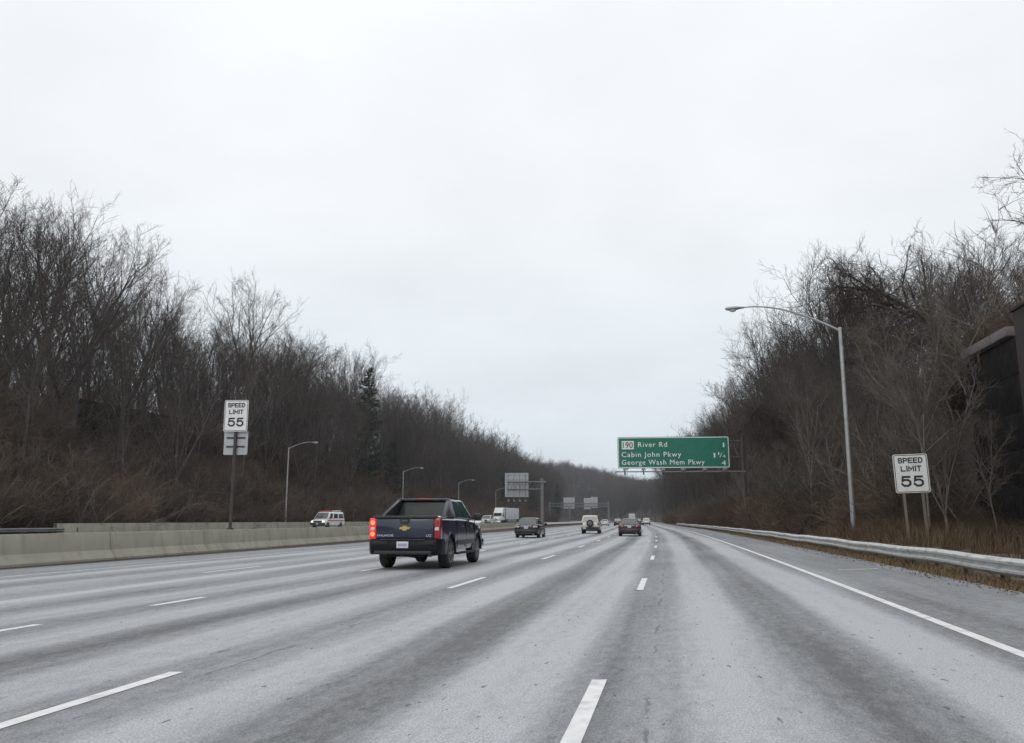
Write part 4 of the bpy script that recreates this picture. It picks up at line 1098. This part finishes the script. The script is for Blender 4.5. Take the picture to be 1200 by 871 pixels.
def number_plate(par, x, y, z, s=-1, w=.30, h=.15):
    p = vbox('number_plate', par, x - w / 2, x + w / 2, y - .008, y + .008, z - h / 2, z + h / 2, M_plate, .004)
    m = MB()
    for k in range(6):
        xx = x - .105 + k * .042; m.box(xx - .014, xx + .014, y + s * .012 - .002, y + s * .012 + .002, z - .035, z + .035)
    m.build('plate_marks', M_platetxt, p, 0); return p
def mirrors(par, y, z, w, mat, sz=1.0):
    for s in (-1, 1):
        a, b_ = sorted((s * (w + .03), s * (w + .03 + .20 * sz)))
        o = vbox('side_mirror', par, a, b_, y - .06, y + .06, z - .09 * sz, z + .09 * sz, mat, .045)
        c_, d_ = sorted((s * (w - .06), s * (w + .06))); vbox('mirror_arm', o, c_, d_, y - .03, y + .03, z - .06, z - .01, mat, .01)

def sedan(label, loc, rz, mat, tail=M_tail, L=4.75, Wd=.90, H=1.44, rim=M_rim, fog=False, grp=None, facing='rear', trunk_plate=True, name='car', chrome_bar=True):
    t = thing(name, label, 'car', loc, rz, grp); h = L / 2; r = .325
    st = [(-h, .42, .80, Wd * .86), (-h + .06, .30, .95, Wd * .95), (-h + .35, .24, 1.00, Wd * .99), (-h + .95, .19, 1.0, Wd), (-.6, .17, .95, Wd), (.6, .17, .93, Wd), (1.0, .17, .92, Wd), (h - .8, .19, .85, Wd * .98),
          (h - .3, .22, .74, Wd * .93), (h - .05, .28, .62, Wd * .82), (h, .36, .54, Wd * .72)]
    ya, yf = -h + .98, h - .92
    mkobj('body', shell(st, [(ya, r, r + .06), (yf, r, r + .06)], mat), t)
    cabin(t, -h + .42, -h + 1.25, .35, 1.18, Wd * .90, Wd * .66, .93, H - .02, mat, M_glass, [(.15, .50), (.53, .90)])
    vbox('underbody', t, -Wd * .8, Wd * .8, -h + .3, h - .3, .17, .3, M_under, 0)
    for x in (-1, 1):
        for y in (ya, yf): wheel(t, x * (Wd - .12), y, r, .21, rim)
    for s in (-1, 1):
        a, b_ = sorted((s * Wd * .56, s * Wd * .93)); o = vbox('tail_lamp', t, a, b_, -h - .012, -h + .10, .75, .89, tail, .03)
        a, b_ = sorted((s * Wd * .59, s * Wd * .69)); vbox('reverse_lamp', o, a, b_, -h - .018, -h + .02, .78, .85, M_clear, .01)
        a, b_ = sorted((s * Wd * .45, s * Wd * .80)); vbox('headlamp', t, a, b_, h - .22, h - .01, .56, .68, M_clear, .03)
    vbox('rear_bumper', t, -Wd * .95, Wd * .95, -h - .06, -h + .18, .34, .62, mat, .06)
    vbox('bumper_insert', t, -Wd * .7, Wd * .7, -h - .068, -h - .05, .30, .38, M_plast, .006)
    if chrome_bar: vbox('trunk_trim', t, -Wd * .42, Wd * .42, -h - .02, -h + .02, .85, .885, M_chrome, .008)
    number_plate(t, 0, -h - .016, .75)
    vbox('grille', t, -Wd * .38, Wd * .38, h - .06, h + .02, .40, .54, M_plast, .01)
    mirrors(t, .95, .98, Wd, mat)
    m = MB(); m.tube([(.55, -h + .0, .26), (.55, -h - .07, .26)], .035, 8); m.build('exhaust', M_chrome, t)
    return t
def suv(label, loc, rz, mat, L=4.5, Wd=.89, H=1.72, spare=False, name='car', grp=None, rim=M_rim, rails=True, cladding=M_plast):
    t = thing(name, label, 'car', loc, rz, grp); h = L / 2; r = .36
    st = [(-h, .50, .98, Wd * .93), (-h + .05, .40, 1.06, Wd * .98), (-h + .4, .33, 1.08, Wd), (-.5, .28, 1.06, Wd), (.7, .28, 1.04, Wd), (1.05, .28, 1.02, Wd), (h - .7, .30, .97, Wd * .99), (h - .12, .36, .90, Wd * .93), (h, .45, .80, Wd * .86)]
    ya, yf = -h + .85, h - .82
    mkobj('body', shell(st, [(ya, r, r + .08), (yf, r, r + .08)], mat), t)
    cabin(t, -h + .03, -h + .22, .42, 1.0, Wd * .94, Wd * .78, 1.04, H - .04, mat, M_glass, [(.06, .30), (.33, .60), (.63, .92)], rear_m=(.12, .12, .06, .10))
    vbox('underbody', t, -Wd * .8, Wd * .8, -h + .3, h - .3, .26, .42, M_under, 0)
    for x in (-1, 1):
        for y in (ya, yf): wheel(t, x * (Wd - .13), y, r, .24, rim)
        a, b_ = sorted((x * Wd * .80, x * Wd * .96)); vbox('tail_lamp', t, a, b_, -h - .02, -h + .12, .80, 1.06, M_tail, .02)
        a, b_ = sorted((x * Wd * .52, x * Wd * .84)); vbox('headlamp', t, a, b_, h - .12, h + .01, .70, .86, M_clear, .03)
        if rails: MB().tube([(x * Wd * .70, -h + .5, H + .02), (x * Wd * .70, -h + .6, H + .06), (x * Wd * .70, .2, H + .06), (x * Wd * .70, .3, H + .02)], .02, 6).build('roof_rail', M_plast, t)
    vbox('rear_bumper', t, -Wd * .97, Wd * .97, -h - .10, -h + .15, .40, .64, cladding, .05)
    vbox('front_bumper', t, -Wd * .9, Wd * .9, h - .12, h + .08, .38, .60, cladding, .05)
    vbox('grille', t, -Wd * .48, Wd * .48, h - .05, h + .012, .68, .84, M_plast, .01)
    if spare:
        o = MB().tube([(0, -h - .02, .98), (0, -h - .08, .98), (0, -h - .24, .98), (0, -h - .27, .98)], [.28, .345, .345, .30], 24).build('spare_wheel', M_tyre, t)
        MB().tube([(0, -h - .26, .98), (0, -h - .285, .98)], [.22, .16], 20).build('rim', M_rim_d, o)
        number_plate(t, -.55, -h - .105, .53)
    else: number_plate(t, 0, -h - .012, .80)
    mirrors(t, .85, 1.12, Wd, mat)
    return t

# ---- dark blue sport-utility pickup with sloping bed buttresses (the near vehicle)
def pickup_near(loc, rz):
    t = thing('pickup_truck', 'dark blue pickup truck with lit left tail lamp and gold badge in the middle lane', 'pickup truck', loc, rz)
    B = paint('midnight_blue', (.012, .018, .046), .22, .08); w = .99; r = .405
    st = [(-2.72, .66, 1.30, w * .955), (-2.69, .62, 1.365, w * .975), (-2.3, .52, 1.375, w), (-1.0, .42, 1.36, w), (.3, .42, 1.34, w), (1.2, .42, 1.30, w), (1.5, .42, 1.24, w), (2.2, .45, 1.19, w * .985), (2.6, .50, 1.10, w * .94), (2.74, .60, 1.00, w * .88)]
    ya, yf = -1.60, 1.70
    mkobj('body', shell(st, [(ya, r, r + .11), (yf, r, r + .11)], B), t)
    for y in (ya, yf):                                   # moulded dark arch flares
        for s in (-1, 1):
            m = MB(); lp = []
            for k in range(15):
                a = R(-2 + 184 * k / 14); c_, s_ = math.cos(a), math.sin(a); ri, ro = r + .105, r + .175
                lp.append([(s * (w - .05), y + ri * c_, r + ri * s_), (s * (w + .012), y + ri * c_, r + ri * s_), (s * (w + .010), y + (ro - .02) * c_, r + (ro - .02) * s_), (s * (w - .05), y + ro * c_, r + ro * s_)])
            m.loft(lp); m.build('wheel_arch', B, t)
    for x in (-1, 1):
        for y in (ya, yf): wheel(t, x * (w - .155), y, r, .275, M_rim, 6)
    vbox('underbody', t, -.72, .72, -2.3, 2.4, .40, .60, M_under, 0)
    # cabin, roof and the sloping buttresses
    cabin(t, -.95, -.86, .62, 1.38, w * .93, w * .74, 1.33, 1.885, B, M_glass_g, [(.10, .45), (.50, .90)], rear_m=(.14, .14, .06, .085), rear_glass=M_glass_r, side_glass=M_glass_g, side_m=(.05, .06))
    dk = pm('sail_panel', (.030, .032, .040), .45, 0, var=.08, coat=.2)
    for s in (-1, 1):
        wo, wt = w * .945, w * .765
        po = [(s * wo, -2.02, 1.365), (s * wo, -.90, 1.365), (s * wt, -.83, 1.895), (s * wt, -.98, 1.90), (s * (wo - .03), -1.92, 1.47)]
        pi_ = [(p[0] - s * .10, p[1], p[2]) for p in po]
        mkobj('bed_buttress', bevel(MB().loft([po, pi_]).mesh('bed_buttress', dk, 0), .018), t)
    vbox('roof_header', t, -w * .755, w * .755, -1.03, -.80, 1.84, 1.91, dk, .03)
    hb = vbox('high_brake_lamp', t, -.24, .24, -1.046, -.98, 1.868, 1.905, M_tail, .008)
    for x in (-.62, .62): MB().box(x - .02, x + .02, -.7, .5, 1.91, 1.95).build('roof_rack', M_plast, t, 0)
    # cargo cover panels on the bed
    for k in range(3):
        vbox('bed_cover', t, -w * .84, w * .84, -2.64 + k * .56, -2.64 + k * .56 + .545, 1.385, 1.412, M_plast, .012)
    for s in (-1, 1):
        a, b_ = sorted((s * w * .86, s * w * .955)); vbox('bed_rail', t, a, b_, -2.62, -1.95, 1.36, 1.40, M_chrome if s > 0 else M_plast_g, .012)
        a, b_ = sorted((s * (w * .955), s * (w * .967))); vbox('belt_trim', t, a, b_, -.86, 1.0, 1.325, 1.345, M_chrome, .003)
    # tailgate
    tg = vbox('tailgate', t, -.80, .80, -2.765, -2.70, .80, 1.33, B, .02)
    vbox('tailgate_cap', tg, -.86, .86, -2.80, -2.62, 1.335, 1.41, M_plast, .025)
    m = MB(); m.prism([(-.155, -2.773, 1.34), (.155, -2.773, 1.34), (.115, -2.773, 1.185), (-.115, -2.773, 1.185)], (0, .02, 0)); hd = m.build('handle_recess', M_plast, tg, 0)
    vbox('handle', hd, -.085, .085, -2.79, -2.765, 1.235, 1.30, M_plast_g, .01)
    bw = [(-.155, -.028), (-.06, -.028), (-.052, -.062), (.05, -.062), (.062, -.028), (.125, -.028), (.165, .030), (.062, .030), (.052, .062), (-.05, .062), (-.06, .030), (-.118, .030)]
    m = MB(); m.prism([(x, -2.785, 1.085 + z) for x, z in bw], (0, .022, 0)); e_ = m.build('gold_badge', M_gold, tg, 0)
    for txt, x, z, wd in (('AVALANCHE', -.77, .868, .46), ('LTZ', .60, .868, .14)):
        o = legend(txt, .075, x, z, -2.768, M_chrome, tg, bold=.002, spacing=1.15, name='lettering'); centred(o, x + wd / 2, wd)
    # lamps
    for s in (-1, 1):
        lit = s < 0
        a, b_ = sorted((s * .805, s * .985)); ln = vbox('tail_lamp', t, a, b_, -2.772, -2.56, .80, 1.345, M_tail_lit if lit else M_tail, .03)
        if lit: ln['label'] = 'glowing left tail lamp'
        a, b_ = sorted((s * .83, s * .945)); vbox('reverse_lamp', ln, a, b_, -2.782, -2.74, 1.025, 1.105, M_clear, .01)
        for z in (.93, 1.23):
            MB().tube([(s * .89, -2.776, z), (s * .89, -2.75, z)], .062, 14).build('lamp_bulb', M_tail_bulb if lit else M_tail, ln)
    # bumper with step pads, plate, hitch
    bp = MB(); lp = []
    for x, yb in ((-1.0, -2.55), (-.985, -2.72), (-.90, -2.86), (-.5, -2.90), (0, -2.91), (.5, -2.90), (.90, -2.86), (.985, -2.72), (1.0, -2.55)):
        lp.append([(x, yb + .10, .40), (x, yb + .015, .46), (x, yb, .56), (x, yb, .74), (x, yb + .03, .79), (x, yb + .22, .79), (x, yb + .25, .42)])
    bm_ = bp.loft(lp).build('rear_bumper', pm('bumper_dark', (.006, .007, .010), .42, var=.1, spec=.2), t)
    vbox('bumper_step', bm_, -.62, .62, -2.935, -2.80, .765, .80, M_plast, .012)
    for s in (-1, 1):
        a, b_ = sorted((s * .40, s * .86)); vbox('step_pad', bm_, a, b_, -2.925, -2.80, .655, .75, pm('step_rubber', (.03, .031, .034), .6, var=.1, spec=.2), .02)
    vbox('lower_valance', bm_, -.78, .78, -2.93, -2.80, .405, .50, M_plast, .02)
    number_plate(t, 0, -2.93, .655, w=.32, h=.17)
    MB().tube([(0, -2.6, .40), (0, -2.94, .40)], .045, 8).tube([(-.5, -2.55, .38), (.5, -2.55, .38)], .05, 8).build('tow_hitch', M_under, t)
    MB().tube([(.62, -1.2, .40), (.66, -2.5, .38), (.68, -2.66, .37)], .045, 10).build('exhaust', M_steel, t)
    MB().tube([(-.75, -1.6, .42), (0, -1.6, .40), (.75, -1.6, .42)], [.07, .15, .07], 10).build('rear_axle', M_under, t)
    vbox('spare_wheel', t, -.30, .34, -2.45, -1.95, .32, .50, M_tyre, .08)
    # sides
    for s in (-1, 1):
        a, b_ = sorted((s * (w - .12), s * (w + .05))); vbox('running_board', t, a, b_, -1.0, 1.1, .34, .40, M_plast, .02)
        a, b_ = sorted((s * (w - .01), s * (w + .018))); vbox('side_moulding', t, a, b_, -.95, 1.1, .60, .74, M_plast_g, .01)
        for y in (-.45, .70):
            vbox('door_handle', t, *sorted((s * (w - .01), s * (w + .035))), y - .11, y + .11, 1.10, 1.14, B, .01)
        for y in (-.92, .18, 1.28): MB().box(*sorted((s * (w - .02), s * (w + .0015))), y - .004, y + .004, .52, 1.28).build('door_gap', M_under, t, 0)
        o = vbox('side_mirror', t, *sorted((s * (w + .02), s * (w + .27))), 1.0, 1.12, 1.29, 1.50, M_plast, .05)
        vbox('mirror_arm', o, *sorted((s * (w - .12), s * (w + .08))), 1.03, 1.09, 1.33, 1.39, M_plast, .01)
        vbox('headlamp', t, *sorted((s * .52, s * .88)), 2.58, 2.76, .84, 1.0, M_clear, .03)
    vbox('front_bumper', t, -.95, .95, 2.55, 2.84, .46, .72, B, .06); vbox('grille', t, -.50, .50, 2.70, 2.77, .74, 1.0, M_plast, .02)
    return t
def lane_loc(x, y): u = x - LX(y); return Vector((x, y, max(road_z(u), 0) + .002))
pickup_near(lane_loc(-2.36, 25.35), hang(25))
sedan('black sedan with pale rear window just right of the pickup', lane_loc(1.42, 64.6), hang(64), paint('black', (.006, .007, .008), .2, .03), L=4.8, Wd=.91, H=1.46, tail=pm('tail_lamp_pale', (.42, .30, .30), .15, coat=.6))
suv('cream off-road car with a black spare wheel on its tailgate', lane_loc(7.85, 84), hang(84), paint('cream', (.62, .61, .55), .35, .2), spare=True, H=1.76, L=4.1)
sedan('dark maroon sedan with its plate low on the trunk in the lane ahead', lane_loc(9.9, 71.3), hang(71), paint('maroon', (.030, .016, .022), .25, .15), L=4.85, Wd=.92, H=1.42)
sedan('small white car right behind the cream off-road car, farther on', lane_loc(21.7, 198), hang(198), paint('white', (.72, .72, .71), .35, .2))
suv('distant dark car left of the maroon sedan', lane_loc(23.7, 190), hang(190), paint('charcoal', (.03, .03, .034), .3, .2), H=1.66)
sedan('distant silver car beside the left mirror of the maroon sedan', lane_loc(27.2, 216), hang(216), paint('silver', (.45, .46, .47), .35, .2))
suv('distant white utility car in the right-hand lane past the maroon sedan', lane_loc(32.9, 208), hang(208), paint('white2', (.70, .70, .69), .35, .2), H=1.78, rails=False, cladding=M_plast_g)
suv('distant dark car just right of the maroon sedan roof', lane_loc(33.4, 225), hang(225), paint('graphite', (.05, .052, .055), .3, .2), H=1.70)
sedan('farthest pale car in the right-hand lane near the guardrail', lane_loc(42.8, 268), hang(268), paint('pale', (.60, .61, .62), .35, .2), H=1.5)
# distant white box truck ahead
t = thing('box_truck', 'distant white box truck above the roof of the maroon sedan', 'truck', lane_loc(.1415 * 335, 335), hang(335))
Wt = paint('truck_white', (.70, .70, .69), .45, .3)
vbox('cargo_box', t, -1.22, 1.22, -3.6, 1.9, 1.0, 3.7, Wt, .04); vbox('roll_door', t, -1.08, 1.08, -3.62, -3.58, 1.15, 3.45, pm('door_grey', (.5, .5, .49), .5), .01)
vbox('cab', t, -1.05, 1.05, 1.95, 3.6, .6, 2.5, Wt, .12); vbox('chassis', t, -.5, .5, -3.5, 3.3, .6, 1.0, M_under, 0)
vbox('rear_bumper', t, -1.1, 1.1, -3.66, -3.56, .55, .75, M_plast, .02)
for x in (-.95, .95):
    vbox('tail_lamp', t, x - .12, x + .12, -3.67, -3.63, .82, .96, M_tail, .01)
    for y in (-2.2, 2.6): wheel(t, x, y, .46, .28, M_rim_d)

# ---- vehicles on the opposite carriageway, facing us
def opp_loc(x, y): return Vector((x, y, OPP + .002))
def full_van(loc, rz):
    t = thing('van', 'white emergency van with red stripe and red roof lights on the opposite road', 'van', loc, rz); Wm = paint('van_white', (.74, .74, .73), .35, .15); w = 1.0; r = .37
    st = [(-2.8, .45, 1.15, w * .96), (-2.75, .40, 1.2, w), (-1.0, .36, 1.2, w), (1.0, .36, 1.2, w), (1.7, .36, 1.18, w), (2.2, .38, 1.10, w * .98), (2.65, .42, 1.02, w * .95), (2.76, .5, .92, w * .9)]
    ya, yf = -1.75, 1.85
    mkobj('body', shell(st, [(ya, r, r + .07), (yf, r, r + .07)], Wm), t)
    cabin(t, -2.74, -2.62, 1.15, 1.92, w * .97, w * .80, 1.18, 2.04, Wm, M_glass, [(.04, .36), (.40, .68), (.73, .93)], side_m=(.10, .22), rear_m=(.2, .2, .12, .2), front_m=(.09, .09, .06, .10))
    for x in (-1, 1):
        for y in (ya, yf): wheel(t, x * (w - .14), y, r, .24, M_rim_d)
        vbox('headlamp', t, *sorted((x * .60, x * .88)), 2.62, 2.78, .78, .94, M_lit, .02)
        vbox('red_stripe', t, *sorted((x * (w - .02), x * (w + .004))), -2.7, 2.0, .93, 1.03, pm('stripe_red', (.38, .03, .03), .4), 0)
        vbox('tail_lamp', t, *sorted((x * .82, x * .96)), -2.82, -2.7, .8, 1.15, M_tail, .02)
    vbox('grille', t, -.58, .58, 2.72, 2.785, .74, .96, M_plast, .01); vbox('front_bumper', t, -.97, .97, 2.62, 2.90, .44, .70, M_plast, .05)
    number_plate(t, 0, 2.912, .58, 1)
    lb = vbox('light_bar', t, -.70, .70, .5, .85, 2.14, 2.28, pm('beacon_red', (.40, .03, .03), .25), .03)
    for x in (-.5, .5): vbox('bar_foot', lb, x - .05, x + .05, .55, .8, 2.05, 2.15, M_plast, 0)
    vbox('light_bar', t, -.6, .6, -2.45, -2.2, 2.14, 2.26, pm('beacon_white', (.6, .6, .6), .3), .03)
    mirrors(t, 1.55, 1.35, w, M_plast, 1.3); vbox('underbody', t, -.8, .8, -2.5, 2.4, .33, .5, M_under, 0)
full_van(opp_loc(-23.3, 107.5), math.pi + hang(107) - .10)
def pickup_far(loc, rz):
    t = thing('pickup_truck', 'white pickup truck coming towards us in front of the white semi truck', 'pickup truck', loc, rz); Wm = paint('pickup_white', (.73, .73, .72), .35, .15); w = 1.0; r = .41
    st = [(-2.9, .6, 1.28, w * .96), (-2.8, .55, 1.33, w), (-.9, .45, 1.33, w), (.6, .45, 1.3, w), (1.2, .45, 1.28, w), (2.4, .48, 1.24, w * .98), (2.85, .55, 1.15, w * .93)]
    mkobj('body', shell(st, [(-1.75, r, r + .09), (1.9, r, r + .09)], Wm), t)
    cabin(t, -1.0, -.85, .5, 1.3, w * .93, w * .76, 1.28, 1.93, Wm, M_glass, [(.06, .42), (.48, .9)])
    for x in (-1, 1):
        for y in (-1.75, 1.9): wheel(t, x * (w - .15), y, r, .28, M_rim)
        vbox('headlamp', t, *sorted((x * .62, x * .92)), 2.72, 2.88, .92, 1.12, M_clear, .02)
    vbox('grille', t, -.58, .58, 2.80, 2.90, .80, 1.14, M_plast, .02); vbox('front_bumper', t, -.98, .98, 2.75, 3.02, .52, .78, M_plast_g, .05)
    number_plate(t, 0, 3.03, .64, 1); mirrors(t, 1.0, 1.4, w, M_plast, 1.4); vbox('bed_liner', t, -.85, .85, -2.75, -1.1, 1.30, 1.37, M_plast, .01)
    vbox('underbody', t, -.8, .8, -2.5, 2.4, .4, .6, M_under, 0)
pickup_far(opp_loc(-4.85, 168), math.pi + hang(168) - .06)
sedan('white car mostly hidden behind the pickup mirror on the opposite road', opp_loc(-6.3, 158), math.pi + hang(158), paint('white3', (.72, .72, .71), .35, .2))
t = thing('semi_truck', 'white semi truck with tall sleeper cab and long trailer on the opposite road', 'truck', opp_loc(-2.75, 214), math.pi + hang(214) - .10)
vbox('cab', t, -1.2, 1.2, .6, 3.2, 1.0, 2.9, Wt, .15)
m = MB(); m.loft([[(-1.15, .3, 2.85), (1.15, .3, 2.85), (1.15, 2.9, 2.85), (-1.15, 2.9, 2.85)], [(-1.15, .3, 4.1), (1.15, .3, 4.1), (1.1, 1.7, 4.1), (-1.1, 1.7, 4.1)]]); m.build('roof_fairing', Wt, t, 0)
m = MB(); m.loft([[(-1.1, 3.1, .75), (1.1, 3.1, .75), (1.1, 3.1, 1.95), (-1.1, 3.1, 1.95)], [(-.95, 4.9, .75), (.95, 4.9, .75), (.85, 4.9, 1.6), (-.85, 4.9, 1.6)]]); mkobj('hood', bevel(m.mesh('hood', Wt, 0), .1), t)
pane('windshield', t, [(1.1, 3.203, 1.98), (-1.1, 3.203, 1.98), (-1.1, 3.203, 2.8), (1.1, 3.203, 2.8)], (.1, .1, .05, .05), M_glass)
vbox('grille', t, -.5, .5, 4.86, 4.94, .85, 1.5, M_chrome, .03); vbox('front_bumper', t, -1.2, 1.2, 4.6, 5.05, .4, .8, M_chrome, .06)
vbox('trailer', t, -1.29, 1.29, -13.5, -.2, 1.25, 4.1, pm('trailer_white', (.60, .61, .63), .5, var=.05), .03); vbox('chassis', t, -.5, .5, -13, 4.4, .75, 1.2, M_under, 0)
vbox('trailer_skirt', t, -1.2, 1.2, -11.0, -2.0, .6, 1.24, pm('skirt_grey', (.25, .25, .26), .6), .02)
for x in (-1, 1):
    vbox('headlamp', t, *sorted((x * .62, x * .98)), 4.78, 4.95, 1.0, 1.25, M_clear, .03); vbox('side_mirror', t, *sorted((x * 1.25, x * 1.5)), 3.0, 3.15, 1.9, 2.6, M_plast, .03)
    MB().tube([(x * 1.25, .25, .8), (x * 1.25, .25, 3.9)], .08, 10).build('exhaust_stack', M_chrome, t)
    for y in (4.0, -.4, -1.7, -11.6, -12.8): wheel(t, x * 1.05, y, .5, .3, M_rim_d)
# ------------------------------------------------------------------ thin winter haze
hz = bpy.data.materials.new('haze'); hz.use_nodes = True
n, l = hz.node_tree.nodes, hz.node_tree.links; n.clear()
ho = n.new('ShaderNodeOutputMaterial'); hv = n.new('ShaderNodeVolumePrincipled')
hv.inputs['Color'].default_value = (.86, .91, .98, 1); hv.inputs['Density'].default_value = HAZE; hv.inputs['Anisotropy'].default_value = .2
l.new(hv.outputs[0], ho.inputs['Volume'])
hb = MB().box(-1100, 1100, -80, 2200, -1.5, 62).build('haze', hz, None, 0)
tag(hb, kind='stuff')
